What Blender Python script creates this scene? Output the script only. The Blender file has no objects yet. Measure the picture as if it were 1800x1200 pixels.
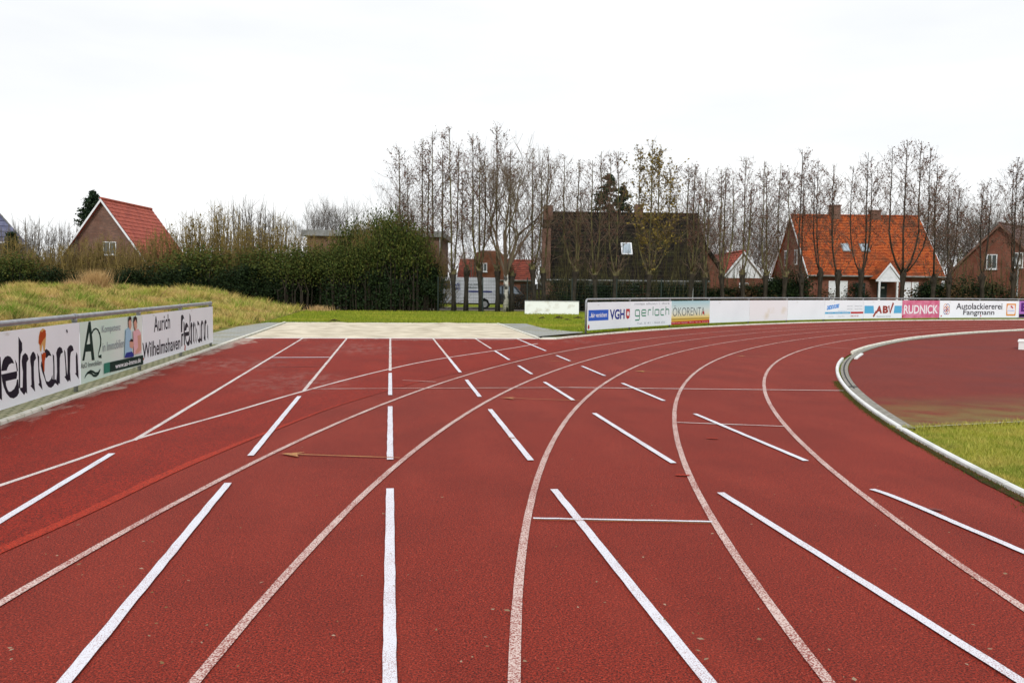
import bpy, math, random
import numpy as np
from mathutils import Vector, Matrix
from mathutils.geometry import tessellate_polygon
R = math.radians
random.seed(7); rng = np.random.default_rng(7)
scene = bpy.context.scene
COL = scene.collection

# ------------------------------------------------------------------ camera
F, PITCH, ROLL, YAW, H = 1500.0, .0642, .0111, .142, 1.5216
cyw, syw, cp, sp_, cr, sr = math.cos(YAW), math.sin(YAW), math.cos(PITCH), math.sin(PITCH), math.cos(ROLL), math.sin(ROLL)
FWD = Vector((syw*cp, cyw*cp, -sp_)); XH = Vector((cyw, -syw, 0)); UP = Vector((syw*sp_, cyw*sp_, cp))
RT = XH*cr + UP*sr; UPR = UP*cr - XH*sr
cam = bpy.data.cameras.new('camera'); camo = bpy.data.objects.new('camera', cam); COL.objects.link(camo)
m = Matrix((RT, UPR, -FWD)).transposed().to_4x4(); m.translation = (0, 0, H); camo.matrix_world = m
cam.sensor_width = 36; cam.lens = 36*F/1800; cam.clip_start = .05; cam.clip_end = 2000
scene.camera = camo
# ------------------------------------------------------------------ world: overcast sky
SUN_EL, SUN_AZ = R(38), R(200)
w = bpy.data.worlds.new('World'); scene.world = w; w.use_nodes = True
nt = w.node_tree; nt.nodes.clear()
out = nt.nodes.new('ShaderNodeOutputWorld'); bg = nt.nodes.new('ShaderNodeBackground'); bg.inputs[1].default_value = .1
sky = nt.nodes.new('ShaderNodeTexSky'); sky.sky_type = 'NISHITA'; sky.sun_disc = False
sky.sun_elevation = SUN_EL; sky.sun_rotation = SUN_AZ
tc = nt.nodes.new('ShaderNodeTexCoord'); mp = nt.nodes.new('ShaderNodeMapping'); mp.inputs['Scale'].default_value = (1.2, 1.2, 5)
nz = nt.nodes.new('ShaderNodeTexNoise'); nz.inputs['Scale'].default_value = 1.6; nz.inputs['Detail'].default_value = 5; nz.inputs['Roughness'].default_value = .5
rp = nt.nodes.new('ShaderNodeValToRGB'); rp.color_ramp.elements[0].position = .36; rp.color_ramp.elements[1].position = .60
rp.color_ramp.elements[0].color = (8.25, 8.45, 8.65, 1); rp.color_ramp.elements[1].color = (9.3, 9.4, 9.4, 1)
mx = nt.nodes.new('ShaderNodeMix'); mx.data_type = 'RGBA'; mx.inputs[0].default_value = .97
L = nt.links.new
L(tc.outputs['Generated'], mp.inputs[0]); L(mp.outputs[0], nz.inputs[0]); L(nz.outputs[0], rp.inputs[0])
L(sky.outputs[0], mx.inputs[6]); L(rp.outputs[0], mx.inputs[7]); L(mx.outputs[2], bg.inputs[0]); L(bg.outputs[0], out.inputs[0])
sd = bpy.data.lights.new('sun', 'SUN'); sd.energy = 1.7; sd.angle = R(14); sd.color = (1, .985, .95)
so = bpy.data.objects.new('sun', sd); COL.objects.link(so)
dirn = Vector((math.sin(SUN_AZ)*math.cos(SUN_EL), math.cos(SUN_AZ)*math.cos(SUN_EL), math.sin(SUN_EL)))
so.rotation_euler = dirn.to_track_quat('Z', 'Y').to_euler()
scene.view_settings.view_transform = 'Standard'; scene.view_settings.look = 'None'
scene.view_settings.exposure = .22; scene.view_settings.gamma = 1
try:
    scene.cycles.max_bounces = 6; scene.cycles.transparent_max_bounces = 12
except Exception: pass

# ------------------------------------------------------------------ photo pixel -> place
def ray(px, py):
    x = (px-900)/F; y = -(py-600)/F
    return FWD + RT*x + UPR*y
def gp(px, py, z=0):                       # ground point under a pixel
    d = ray(px, py); t = (z-H)/d.z
    return (d.x*t, d.y*t)
def cw(px, D):                              # ground position at horizontal depth D seen at column px (near horizon)
    y0 = 501+(px-684)*.0111
    d = ray(px, y0); t = D/(d.x*syw+d.y*cyw)
    return Vector((d.x*t, d.y*t, 0))
def zat(px, py, D):
    d = ray(px, py); t = D/(d.x*syw+d.y*cyw)
    return H+d.z*t
# reference lane line: constant-spacing track curve
_sn = [0, 6, 12, 18, 24, 32, 42, 60.]; _kn = [.0279, .0235, .0232, .0259, .0221, .0236, .0257, .0276]
_s = np.arange(-8, 75, .1); _k = np.interp(_s, _sn, _kn); _k[_s < 0] = .0279
_h = np.cumsum(_k)*.1; _i0 = 80; _h += .1536-_h[_i0]
_X = np.cumsum(np.sin(_h))*.1; _Y = np.cumsum(np.cos(_h))*.1; _X += .509-_X[_i0]; _Y += 3.3774-_Y[_i0]
PATH = np.stack([_X, _Y], 1); NRM = np.stack([-np.cos(_h), np.sin(_h)], 1)
def pth(o, s0=-8, s1=74.9, step=3):
    a, b = int((s0+8)*10), int((s1+8)*10)
    return [tuple(p) for p in (PATH+NRM*o)[a:b+1:step]]
def proj(p):
    v = Vector((p[0], p[1], (p[2] if len(p) > 2 else 0)-H)); d = v.dot(FWD)
    return 900+F*v.dot(RT)/d, 600-F*v.dot(UPR)/d
def s_at_px(o, px):                          # arc position on offset o seen at column px
    best = None
    P = PATH+NRM*o
    for i in range(100, len(P)-1):
        if P[i][1] < 2: continue
        e = abs(proj(P[i])[0]-px)
        if best is None or e < best[0]: best = (e, i)
    return best[1]

# ------------------------------------------------------------------ mesh helpers
class MB:
    def __init__(s): s.v = []; s.f = []; s.mi = []; s.m = 0
    def face(s, pts):
        n = len(s.v); s.v += [tuple(p) for p in pts]; s.f.append(tuple(range(n, n+len(pts)))); s.mi.append(s.m); return s
    def box(s, x0, x1, y0, y1, z0, z1):
        n = len(s.v)
        s.v += [(x0,y0,z0),(x1,y0,z0),(x1,y1,z0),(x0,y1,z0),(x0,y0,z1),(x1,y0,z1),(x1,y1,z1),(x0,y1,z1)]
        for q in ((0,3,2,1),(4,5,6,7),(0,1,5,4),(1,2,6,5),(2,3,7,6),(3,0,4,7)):
            s.f.append(tuple(n+i for i in q)); s.mi.append(s.m)
        return s
    def tube(s, pts, rad, n=6, caps=True):
        pts = [Vector(p) for p in pts]
        if not hasattr(rad, '__len__'): rad = [rad]*len(pts)
        base = len(s.v); prev = None
        for i, p in enumerate(pts):
            t = (pts[min(i+1, len(pts)-1)]-pts[max(i-1, 0)])
            if t.length < 1e-9: t = Vector((0,0,1))
            t.normalize()
            a = Vector((1,0,0)) if abs(t.x) < .8 else Vector((0,1,0))
            if prev is not None: a = prev
            u = (a-t*a.dot(t)); u.normalize(); v = t.cross(u); prev = u
            for k in range(n):
                an = 2*math.pi*k/n; q = p+(u*math.cos(an)+v*math.sin(an))*rad[i]
                s.v.append((q.x, q.y, q.z))
        for i in range(len(pts)-1):
            for k in range(n):
                a = base+i*n+k; b = base+i*n+(k+1) % n
                s.f.append((a, b, b+n, a+n)); s.mi.append(s.m)
        if caps and n > 3:
            s.f.append(tuple(base+k for k in reversed(range(n)))); s.mi.append(s.m)
            e = base+(len(pts)-1)*n; s.f.append(tuple(e+k for k in range(n))); s.mi.append(s.m)
        return s
    def prism(s, poly, fn, d0, d1):          # poly: 2D outline; fn(a,b,d)->3D
        n = len(poly); A = [fn(a, b, d0) for a, b in poly]; B = [fn(a, b, d1) for a, b in poly]
        base = len(s.v); s.v += [tuple(p) for p in A+B]
        for t in tessellate_polygon([[Vector((a, b, 0)) for a, b in poly]]):
            s.f.append((base+t[0], base+t[2], base+t[1])); s.f.append((base+n+t[0], base+n+t[1], base+n+t[2])); s.mi += [s.m]*2
        for i in range(n):
            j = (i+1) % n; s.f.append((base+i, base+j, base+n+j, base+n+i)); s.mi.append(s.m)
        return s
    def sheet(s, poly, z):
        base = len(s.v); s.v += [(p[0], p[1], z) for p in poly]
        P = [[Vector((p[0], p[1], 0)) for p in poly]]
        for t in tessellate_polygon(P):
            a, b, c = [Vector(poly[i]).to_3d() for i in t]
            f = tuple(base+i for i in t)
            if (b-a).cross(c-a).z < 0: f = f[::-1]
            s.f.append(f); s.mi.append(s.m)
        return s
    def build(s, name, mats, parent=None, smooth=False):
        me = bpy.data.meshes.new(name); me.from_pydata(s.v, [], s.f)
        if not isinstance(mats, (list, tuple)): mats = [mats]
        for m_ in mats: me.materials.append(m_)
        if len(mats) > 1: me.polygons.foreach_set('material_index', s.mi)
        if smooth: me.polygons.foreach_set('use_smooth', [True]*len(me.polygons))
        me.update()
        o = bpy.data.objects.new(name, me); COL.objects.link(o); o.parent = parent
        return o
def npmesh(name, V, nper, mats, parent=None, mi=None):   # V: (N*nper,3) separate faces
    me = bpy.data.meshes.new(name); n = len(V)//nper
    me.vertices.add(len(V)); me.vertices.foreach_set('co', V.astype(np.float32).ravel())
    me.loops.add(len(V)); me.loops.foreach_set('vertex_index', np.arange(len(V), dtype=np.int32))
    me.polygons.add(n); me.polygons.foreach_set('loop_start', np.arange(0, len(V), nper, dtype=np.int32))
    me.polygons.foreach_set('loop_total', np.full(n, nper, dtype=np.int32))
    if not isinstance(mats, (list, tuple)): mats = [mats]
    for m_ in mats: me.materials.append(m_)
    if mi is not None: me.polygons.foreach_set('material_index', mi.astype(np.int32))
    me.update(calc_edges=True); me.validate()
    o = bpy.data.objects.new(name, me); COL.objects.link(o); o.parent = parent
    return o
def tag(o, label=None, cat=None, group=None, kind=None):
    if label: o['label'] = label
    if cat: o['category'] = cat
    if group: o['group'] = group
    if kind: o['kind'] = kind
    return o
def empty(name, loc=(0,0,0), rz=0):
    o = bpy.data.objects.new(name, None); COL.objects.link(o); o.location = loc; o.rotation_euler = (0,0,rz); o.empty_display_size = .2
    return o

# ------------------------------------------------------------------ materials
def mat(name, col, rough=.8, spec=.3, c2=None, scale=5, detail=4, lo=.4, hi=.6, bump=0, bscale=None, metal=0, stretch=(1,1,1), extra=None, island=None):
    m_ = bpy.data.materials.new(name); m_.use_nodes = True; t = m_.node_tree; b = t.nodes['Principled BSDF']
    b.inputs['Base Color'].default_value = (*col, 1); b.inputs['Roughness'].default_value = rough
    b.inputs['Specular IOR Level'].default_value = spec; b.inputs['Metallic'].default_value = metal
    co = t.nodes.new('ShaderNodeTexCoord'); mp = t.nodes.new('ShaderNodeMapping'); mp.inputs['Scale'].default_value = stretch
    t.links.new(co.outputs['Object'], mp.inputs[0]); src = None
    if c2:
        n = t.nodes.new('ShaderNodeTexNoise'); n.inputs['Scale'].default_value = scale; n.inputs['Detail'].default_value = detail
        r = t.nodes.new('ShaderNodeValToRGB'); r.color_ramp.elements[0].position = lo; r.color_ramp.elements[1].position = hi
        r.color_ramp.elements[0].color = (*col, 1); r.color_ramp.elements[1].color = (*c2, 1)
        t.links.new(mp.outputs[0], n.inputs[0]); t.links.new(n.outputs[0], r.inputs[0]); src = r.outputs[0]
    if extra:                                    # list of (colour, scale, lo, hi, stretch)
        for (c3, s3, l3, h3, st3) in extra:
            mp3 = t.nodes.new('ShaderNodeMapping'); mp3.inputs['Scale'].default_value = st3; mp3.inputs['Location'].default_value = (s3, 3.1, 1.7)
            n = t.nodes.new('ShaderNodeTexNoise'); n.inputs['Scale'].default_value = s3; n.inputs['Detail'].default_value = 6
            q = t.nodes.new('ShaderNodeMapRange'); q.inputs[1].default_value = l3; q.inputs[2].default_value = h3
            x = t.nodes.new('ShaderNodeMix'); x.data_type = 'RGBA'
            t.links.new(co.outputs['Object'], mp3.inputs[0]); t.links.new(mp3.outputs[0], n.inputs[0]); t.links.new(n.outputs[0], q.inputs[0]); t.links.new(q.outputs[0], x.inputs[0])
            if src: t.links.new(src, x.inputs[6])
            else: x.inputs[6].default_value = (*col, 1)
            x.inputs[7].default_value = (*c3, 1); src = x.outputs[2]
    if island:                                   # second colour mixed per leaf or blade
        g = t.nodes.new('ShaderNodeNewGeometry'); x = t.nodes.new('ShaderNodeMix'); x.data_type = 'RGBA'
        pw = t.nodes.new('ShaderNodeMath'); pw.operation = 'POWER'; pw.inputs[1].default_value = island[1]
        t.links.new(g.outputs['Random Per Island'], pw.inputs[0]); t.links.new(pw.outputs[0], x.inputs[0])
        if src: t.links.new(src, x.inputs[6])
        else: x.inputs[6].default_value = (*col, 1)
        x.inputs[7].default_value = (*island[0], 1); src = x.outputs[2]
    if src: t.links.new(src, b.inputs['Base Color'])
    if bump:
        n = t.nodes.new('ShaderNodeTexNoise'); n.inputs['Scale'].default_value = bscale or scale; n.inputs['Detail'].default_value = 3
        bp = t.nodes.new('ShaderNodeBump'); bp.inputs['Strength'].default_value = 1; bp.inputs['Distance'].default_value = bump
        t.links.new(mp.outputs[0], n.inputs[0]); t.links.new(n.outputs[0], bp.inputs['Height']); t.links.new(bp.outputs[0], b.inputs['Normal'])
    return m_
def brickmat(name, c1, c2, mortar, axis='x', bw=.25, bh=.08, ms=.012, rough=.85, stain=None):
    m_ = bpy.data.materials.new(name); m_.use_nodes = True; t = m_.node_tree; b = t.nodes['Principled BSDF']; b.inputs['Roughness'].default_value = rough
    b.inputs['Specular IOR Level'].default_value = .2
    co = t.nodes.new('ShaderNodeTexCoord'); se = t.nodes.new('ShaderNodeSeparateXYZ'); cb = t.nodes.new('ShaderNodeCombineXYZ')
    t.links.new(co.outputs['Object'], se.inputs[0])
    if axis == 'xy':
        a = t.nodes.new('ShaderNodeMath'); a.operation = 'ADD'; t.links.new(se.outputs[0], a.inputs[0]); t.links.new(se.outputs[1], a.inputs[1])
        t.links.new(a.outputs[0], cb.inputs[0]); t.links.new(se.outputs[2], cb.inputs[1])
    elif axis == 'flat':
        t.links.new(se.outputs[0], cb.inputs[0]); t.links.new(se.outputs[1], cb.inputs[1])
    else:
        t.links.new(se.outputs[0 if axis == 'x' else 1], cb.inputs[0]); t.links.new(se.outputs[2], cb.inputs[1])
    br = t.nodes.new('ShaderNodeTexBrick'); br.inputs['Scale'].default_value = 1; br.inputs['Brick Width'].default_value = bw; br.inputs['Row Height'].default_value = bh
    br.inputs['Mortar Size'].default_value = ms; br.inputs['Color1'].default_value = (*c1, 1); br.inputs['Color2'].default_value = (*c2, 1); br.inputs['Mortar'].default_value = (*mortar, 1)
    br.inputs['Bias'].default_value = 0; br.inputs['Mortar Smooth'].default_value = .3
    t.links.new(cb.outputs[0], br.inputs[0]); src = br.outputs[0]
    n = t.nodes.new('ShaderNodeTexNoise'); n.inputs['Scale'].default_value = .9; n.inputs['Detail'].default_value = 8
    t.links.new(co.outputs['Object'], n.inputs[0])
    q = t.nodes.new('ShaderNodeMapRange'); q.inputs[1].default_value = .45; q.inputs[2].default_value = .7
    x = t.nodes.new('ShaderNodeMix'); x.data_type = 'RGBA'; sc = stain or tuple(c*.5 for c in c1)
    t.links.new(n.outputs[0], q.inputs[0]); t.links.new(q.outputs[0], x.inputs[0]); t.links.new(src, x.inputs[6]); x.inputs[7].default_value = (*sc, 1)
    t.links.new(x.outputs[2], b.inputs['Base Color'])
    bp = t.nodes.new('ShaderNodeBump'); bp.inputs['Distance'].default_value = .01; bp.invert = True
    t.links.new(br.outputs['Fac'], bp.inputs['Height']); t.links.new(bp.outputs[0], b.inputs['Normal'])
    return m_

# --- red rubber track material
def track_mat(name, base, dark, bright, dust=False, moss=False, seam=False):
    m_ = bpy.data.materials.new(name); m_.use_nodes = True; t = m_.node_tree; b = t.nodes['Principled BSDF']
    b.inputs['Roughness'].default_value = .75; b.inputs['Specular IOR Level'].default_value = .11
    N, K = t.nodes.new, t.links.new
    co = N('ShaderNodeTexCoord')
    def noise(s, d=3, st=None, rg=.5):
        n = N('ShaderNodeTexNoise'); n.inputs['Scale'].default_value = s; n.inputs['Detail'].default_value = d; n.inputs['Roughness'].default_value = rg
        if st:
            mp = N('ShaderNodeMapping'); mp.inputs['Scale'].default_value = st; K(co.outputs['Object'], mp.inputs[0]); K(mp.outputs[0], n.inputs[0])
        else: K(co.outputs['Object'], n.inputs[0])
        return n.outputs[0]
    def mr(v, a, b_, c=0, d=1):
        q = N('ShaderNodeMapRange'); q.inputs[1].default_value = a; q.inputs[2].default_value = b_; q.inputs[3].default_value = c; q.inputs[4].default_value = d; K(v, q.inputs[0]); return q.outputs[0]
    def mixc(f, a, c):
        x = N('ShaderNodeMix'); x.data_type = 'RGBA'
        if hasattr(f, 'node'): K(f, x.inputs[0])
        else: x.inputs[0].default_value = f
        for i, v in ((6, a), (7, c)):
            if hasattr(v, 'node'): K(v, x.inputs[i])
            else: x.inputs[i].default_value = (*v, 1)
        return x.outputs[2]
    def mth(op, a, c):
        x = N('ShaderNodeMath'); x.operation = op
        for i, v in enumerate((a, c)):
            if hasattr(v, 'node'): K(v, x.inputs[i])
            else: x.inputs[i].default_value = v
        return x.outputs[0]
    c = mixc(mr(noise(110, 2), .38, .62), dark, base)
    c = mixc(mr(noise(260, 2), .55, .72), c, bright)
    c = mixc(mr(noise(105, 3), .56, .66), c, (.035, .010, .009))
    c = mixc(mr(noise(90, 3), .60, .70), c, bright)
    c = mixc(mth('MULTIPLY', mr(noise(.9, 7), .45, .62), .16), c, dark)
    c = mixc(mth('MULTIPLY', mr(noise(1.7, 6, (1, .25, 1)), .5, .7), .10), c, bright)
    c = mixc(mth('MULTIPLY', mr(noise(8, 6), .55, .72), .14), c, dark)
    se = N('ShaderNodeSeparateXYZ'); K(co.outputs['Object'], se.inputs[0])
    if dust:                     # blown sand along the kerb and in front of the pit
        n1 = noise(3.2, 6, (1, .35, 1), .65)
        e1 = mr(se.outputs[0], -3.98, -3.3, .38, 0)           # near the left kerb
        e2 = mr(se.outputs[1], 18, 24.6, 0, .24)
        e3 = mth('ADD', e1, e2)
        f = mr(mth('ADD', n1, e3), .80, .98, 0, .7)
        c = mixc(f, c, (.42, .36, .30))
        # footprints of sand on the run-up
        for (ax, ay, rr) in ((-1.45, 13.6, 1.5), (-.8, 20.8, 2.0), (5.2, 23.4, .9), (-2.9, 16.5, 1.6)):
            dx = mth('SUBTRACT', se.outputs[0], ax); dy = mth('MULTIPLY', mth('SUBTRACT', se.outputs[1], ay), .6)
            d2 = mth('ADD', mth('MULTIPLY', dx, dx), mth('MULTIPLY', dy, dy))
            ff = mth('MULTIPLY', mr(d2, 0, rr*rr*.5, 1, 0), mr(noise(5, 6, (1, .5, 1), .7),   .46, .68, 0, .24)); c = mixc(ff, c, (.40, .34, .30))
    if moss:
        f = mth('MULTIPLY', mr(mth('SUBTRACT', se.outputs[1], mth('MULTIPLY', se.outputs[0], .12)), 8.2, 10.6, 1, 0), mr(noise(2.2, 6), .3, .6, .1, .85))
        c = mixc(f, c, (.17, .15, .045))
        c = mixc(mth('MULTIPLY', mr(noise(.5, 4, (.5, 1, 1)), .48, .66), .35), c, (.12, .03, .03))
    K(c, b.inputs['Base Color'])
    bp = N('ShaderNodeBump'); bp.inputs['Strength'].default_value = .8; bp.inputs['Distance'].default_value = .004
    K(noise(150, 3), bp.inputs['Height']); K(bp.outputs[0], b.inputs['Normal'])
    return m_
def line_mat(name, paint, under, wear, rough=.7, sc=140):
    m_ = bpy.data.materials.new(name); m_.use_nodes = True; t = m_.node_tree; b = t.nodes['Principled BSDF']
    b.inputs['Roughness'].default_value = rough; b.inputs['Specular IOR Level'].default_value = .3
    N, K = t.nodes.new, t.links.new; co = N('ShaderNodeTexCoord')
    n = N('ShaderNodeTexNoise'); n.inputs['Scale'].default_value = sc; n.inputs['Detail'].default_value = 2.5
    n2 = N('ShaderNodeTexNoise'); n2.inputs['Scale'].default_value = 2.3; n2.inputs['Detail'].default_value = 5
    K(co.outputs['Object'], n.inputs[0]); K(co.outputs['Object'], n2.inputs[0])
    a = N('ShaderNodeMath'); a.operation = 'MULTIPLY_ADD'; a.inputs[1].default_value = .3; K(n2.outputs[0], a.inputs[0]); K(n.outputs[0], a.inputs[2])
    q = N('ShaderNodeMapRange'); q.inputs[1].default_value = wear-.06; q.inputs[2].default_value = wear+.06; K(a.outputs[0], q.inputs[0])
    x = N('ShaderNodeMix'); x.data_type = 'RGBA'; K(q.outputs[0], x.inputs[0]); x.inputs[6].default_value = (*paint, 1); x.inputs[7].default_value = (*under, 1)
    K(x.outputs[2], b.inputs['Base Color'])
    bp = N('ShaderNodeBump'); bp.inputs['Distance'].default_value = .002; K(n.outputs[0], bp.inputs['Height']); K(bp.outputs[0], b.inputs['Normal'])
    return m_
RED = (.305, .028, .014)
M = {}
M['track'] = track_mat('track_rubber', RED, (.06, .009, .007), (.46, .075, .045))
M['newtrack'] = track_mat('new_rubber', (.33, .019, .008), (.06, .007, .005), (.46, .05, .02), dust=True)
M['inner'] = track_mat('inner_rubber', (.25, .026, .014), (.07, .012, .010), (.34, .055, .03), moss=True)
M['seam'] = track_mat('seam_rubber', (.48, .034, .013), (.16, .014, .008), (.5, .07, .03))
M['line_new'] = line_mat('fresh_line_paint', (.68, .68, .74), (.36, .22, .22), .745, sc=180)
M['line_old'] = line_mat('worn_line_paint', (.60, .46, .42), (.26, .07, .055), .665, sc=120)
M['line_mid'] = line_mat('run_up_line_paint', (.66, .60, .58), (.26, .07, .05), .71)
M['yellow'] = line_mat('yellow_marking_paint', (.48, .33, .09), (.30, .06, .03), .62, sc=180)
M['dark_line'] = line_mat('dark_marking', (.09, .02, .018), RED, .66)
M['kerb'] = mat('kerb_concrete', (.72, .70, .62), .75, .3, c2=(.50, .48, .38), scale=6, detail=8, lo=.48, hi=.75, extra=[((.16, .17, .08), 11, .6, .75, (1,1,1))], bump=.002, bscale=60)
M['kerb_white'] = mat('kerb_white', (.74, .75, .74), .5, .4, c2=(.48, .49, .46), scale=3, detail=8, lo=.5, hi=.8, bump=.001, bscale=40)
M['gutter'] = mat('gutter_concrete', (.30, .28, .25), .9, .2, c2=(.19, .18, .15), scale=14, detail=8, bump=.004, bscale=50)
M['slot'] = mat('gutter_slot', (.03, .03, .03), .9)
M['sand'] = mat('sand', (.64, .57, .45), .95, .1, c2=(.42, .36, .27), scale=2.2, detail=10, lo=.4, hi=.68, stretch=(.6, 1, 1), bump=.03, bscale=7)
M['paving'] = brickmat('paving_slabs', (.34, .35, .33), (.29, .30, .29), (.24, .23, .18), 'flat', .3, .3, .012, stain=(.27, .26, .2))
M['mossy_paving'] = brickmat('mossy_pavers', (.27, .25, .16), (.20, .19, .12), (.08, .09, .04), 'flat', .1, .2, .012, stain=(.15, .155, .065))
M['metal'] = mat('galvanised_steel', (.36, .37, .38), .45, .5, c2=(.27, .28, .30), scale=8, metal=.55, bump=.0005, bscale=60)
M['board'] = mat('white_board', (.84, .90, .94), .45, .25, c2=(.79, .85, .89), scale=.8, detail=8, lo=.45, hi=.75, extra=[((.50,.50,.46), 2.5, .66, .85, (1,1,4))])
M['board_stain'] = mat('white_board_stained', (.82, .82, .84), .4, .4, c2=(.66, .58, .42), scale=1.2, detail=8, lo=.58, hi=.85)
def flat(n, c, r=.6): return mat(n, c, r, .12)
INK = {k: flat('ink_'+k, c) for k, c in dict(black=(.012,.010,.022), green=(.006,.03,.022), grey=(.10,.13,.13), lightgrey=(.32,.37,.40), blue=(.035,.12,.55), navy=(.02,.035,.25), red=(.45,.02,.02),
    darkgreen=(.08,.28,.18), white=(.8,.8,.82), skyblue=(.10,.42,.68), brown=(.30,.05,.035), pink=(.60,.10,.22), orange=(.72,.28,.03), purple=(.40,.17,.50), dpurple=(.09,.02,.16), skin=(.62,.34,.25),
    hair=(.03,.018,.014), lblue=(.35,.55,.70), lpink=(.75,.45,.48), smear=(.42,.06,.008), smear2=(.62,.36,.12), brightblue=(.02,.25,.72), teal=(.03,.2,.14)).items()}
M['brick'] = brickmat('red_brick', (.24, .075, .045), (.17, .055, .038), (.16, .11, .085), 'xy')
M['orange_brick'] = brickmat('orange_brick', (.26, .085, .04), (.20, .065, .03), (.16, .11, .085), 'xy')
M['dull_tile'] = mat('dull_red_tiles', (.22, .055, .035), .8, .1, c2=(.13, .035, .025), scale=2.2, detail=6)
M['brown_brick'] = brickmat('brown_brick', (.24, .115, .08), (.15, .08, .062), (.16, .13, .11), 'xy')
M['orange_tile'] = mat('orange_roof_tiles', (.33, .068, .018), .85, .1, c2=(.17, .03, .013), scale=4, detail=8, lo=.42, hi=.62, extra=[((.46, .15, .045), 7, .52, .68, (2,1,2)), ((.09, .035, .02), .9, .5, .72, (1,1,1))])
M['red_tile'] = mat('red_roof_tiles', (.44, .10, .065), .75, .2, c2=(.32, .07, .05), scale=2.2, detail=5)
M['black_tile'] = mat('black_roof_tiles', (.008, .0075, .007), .85, .06, c2=(.018, .014, .011), scale=3, detail=7, extra=[((.026, .026, .012), 1.2, .5, .7, (1,1,1))])
M['brown_tile'] = mat('brown_roof_tiles', (.09, .045, .035), .7, .3, c2=(.06, .03, .025), scale=3, detail=6)
M['blue_tile'] = mat('slate_blue_tiles', (.10, .11, .20), .5, .4, c2=(.15, .16, .26), scale=2.5, detail=6)
M['white_wood'] = mat('white_painted_wood', (.72, .73, .76), .5, .3, c2=(.55, .56, .58), scale=4, detail=6, lo=.5, hi=.8)
M['fascia'] = mat('grey_fascia', (.22, .22, .22), .6, .3, c2=(.16, .16, .15), scale=3)
M['glass'] = mat('window_glass', (.06, .075, .08), .08, .8)
M['glass_light'] = mat('skylight_glass', (.30, .36, .42), .1, .8)
M['dark_wood'] = mat('dark_door', (.02, .03, .03), .6)
M['bark'] = mat('bark_olive', (.14, .125, .055), .9, .12, c2=(.055, .043, .026), scale=6, detail=6, stretch=(1, 1, .3), bump=.01, bscale=20)
M['bark_dark'] = mat('bark_dark', (.05, .04, .03), .9, .15, c2=(.025, .02, .015), scale=8, detail=6, stretch=(1, 1, .3), bump=.012, bscale=20)
M['twig'] = mat('twig_brown', (.12, .082, .06), .9, .1, island=((.20, .14, .10), 1.3))
M['twig_grey'] = mat('twig_grey', (.16, .14, .12), .9, .1, island=((.08, .07, .06), 1.5))
M['twig_olive'] = mat('twig_olive', (.23, .165, .055), .9, .1, island=((.11, .085, .035), 1.2))
M['birch_twig'] = mat('birch_twig', (.17, .14, .09), .9, .1, island=((.13, .085, .07), 1.2))
M['catkin'] = mat('catkin_brown', (.09, .038, .032), .8, .1, island=((.15, .07, .05), 1.5))
M['yellow_leaf'] = mat('yellow_leaf', (.24, .17, .035), .8, .1, island=((.13, .10, .03), 1))
M['olive_leaf'] = mat('olive_leaf', (.17, .13, .03), .8, .1, island=((.25, .18, .05), 1.5))
M['dark_leaf'] = mat('dark_evergreen_leaf', (.010, .020, .008), .7, .12, island=((.030, .05, .013), 2.5))
M['mid_leaf'] = mat('green_leaf', (.035, .055, .012), .8, .1, island=((.10, .10, .022), 2.0))
M['brown_leaf'] = mat('brown_leaf', (.11, .06, .028), .8, .1, island=((.06, .045, .02), 1.2))
M['needle'] = mat('conifer_needles', (.016, .036, .02), .7, .1, island=((.04, .055, .025), 2))
M['birch'] = mat('birch_bark', (.50, .48, .43), .8, .2, c2=(.05, .045, .04), scale=3.5, detail=7, lo=.48, hi=.56, stretch=(1, 1, .6), bump=.01, bscale=20)
G1, G2, G3, G4 = (.115, .18, .014), (.19, .20, .018), (.30, .235, .07), (.055, .10, .012)
def grass_mat(name, a, b_, straw, s1=.9, isl=(.22, .21, .03), strawlo=.5, st=(1,1,1), dk=(.02,.035,.006), ip=2.5, dlo=.6):
    return mat(name, a, .8, .1, c2=b_, scale=s1, detail=9, lo=.42, hi=.58, stretch=st, extra=[(straw, s1*1.7, strawlo, strawlo+.12, st), (dk, s1*2.6, dlo, dlo+.1, st)], island=(isl, ip))
M['lawn'] = grass_mat('lawn_grass', G1, (.18, .23, .02), (.38, .32, .06), .35, strawlo=.51, st=(.3, 1.6, 1), isl=(.30,.33,.03), ip=2.0, dlo=.62)
M['bank'] = grass_mat('bank_grass', (.11, .26, .010), (.30, .34, .04), (.54, .38, .13), .5, isl=(.60, .45, .17), strawlo=.46, ip=2.0, dlo=.56, dk=(.03,.045,.008))
M['infield'] = grass_mat('infield_grass', (.13, .19, .012), (.28, .28, .03), (.40, .32, .07), 1.3, strawlo=.52, isl=(.46, .41, .10), ip=1.5, dlo=.62, dk=(.05,.085,.010))
M['ground'] = mat('grass_ground', (.12, .18, .014), .95, .05, c2=(.22, .24, .022), scale=.5, detail=9, lo=.4, hi=.6, extra=[((.24, .19, .05), .9, .55, .7, (1,1,1))], bump=.03, bscale=3)
M['bank_soil'] = mat('bank_ground', (.11, .13, .02), .95, .05, c2=(.24, .19, .06), scale=.6, detail=9, lo=.4, hi=.58, extra=[((.07, .045, .02), 1.3, .62, .7, (1,1,1))], bump=.06, bscale=3)
M['straw'] = mat('straw', (.62, .42, .20), .85, .1, island=((.40, .25, .11), 1.5))
M['moss'] = mat('moss', (.025, .03, .008), .95, .05, c2=(.075, .035, .018), scale=12, detail=6, bump=.01, bscale=40)
M['road'] = mat('road_surface', (.20, .17, .15), .9, .2, c2=(.14, .12, .11), scale=2, detail=8)
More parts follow.
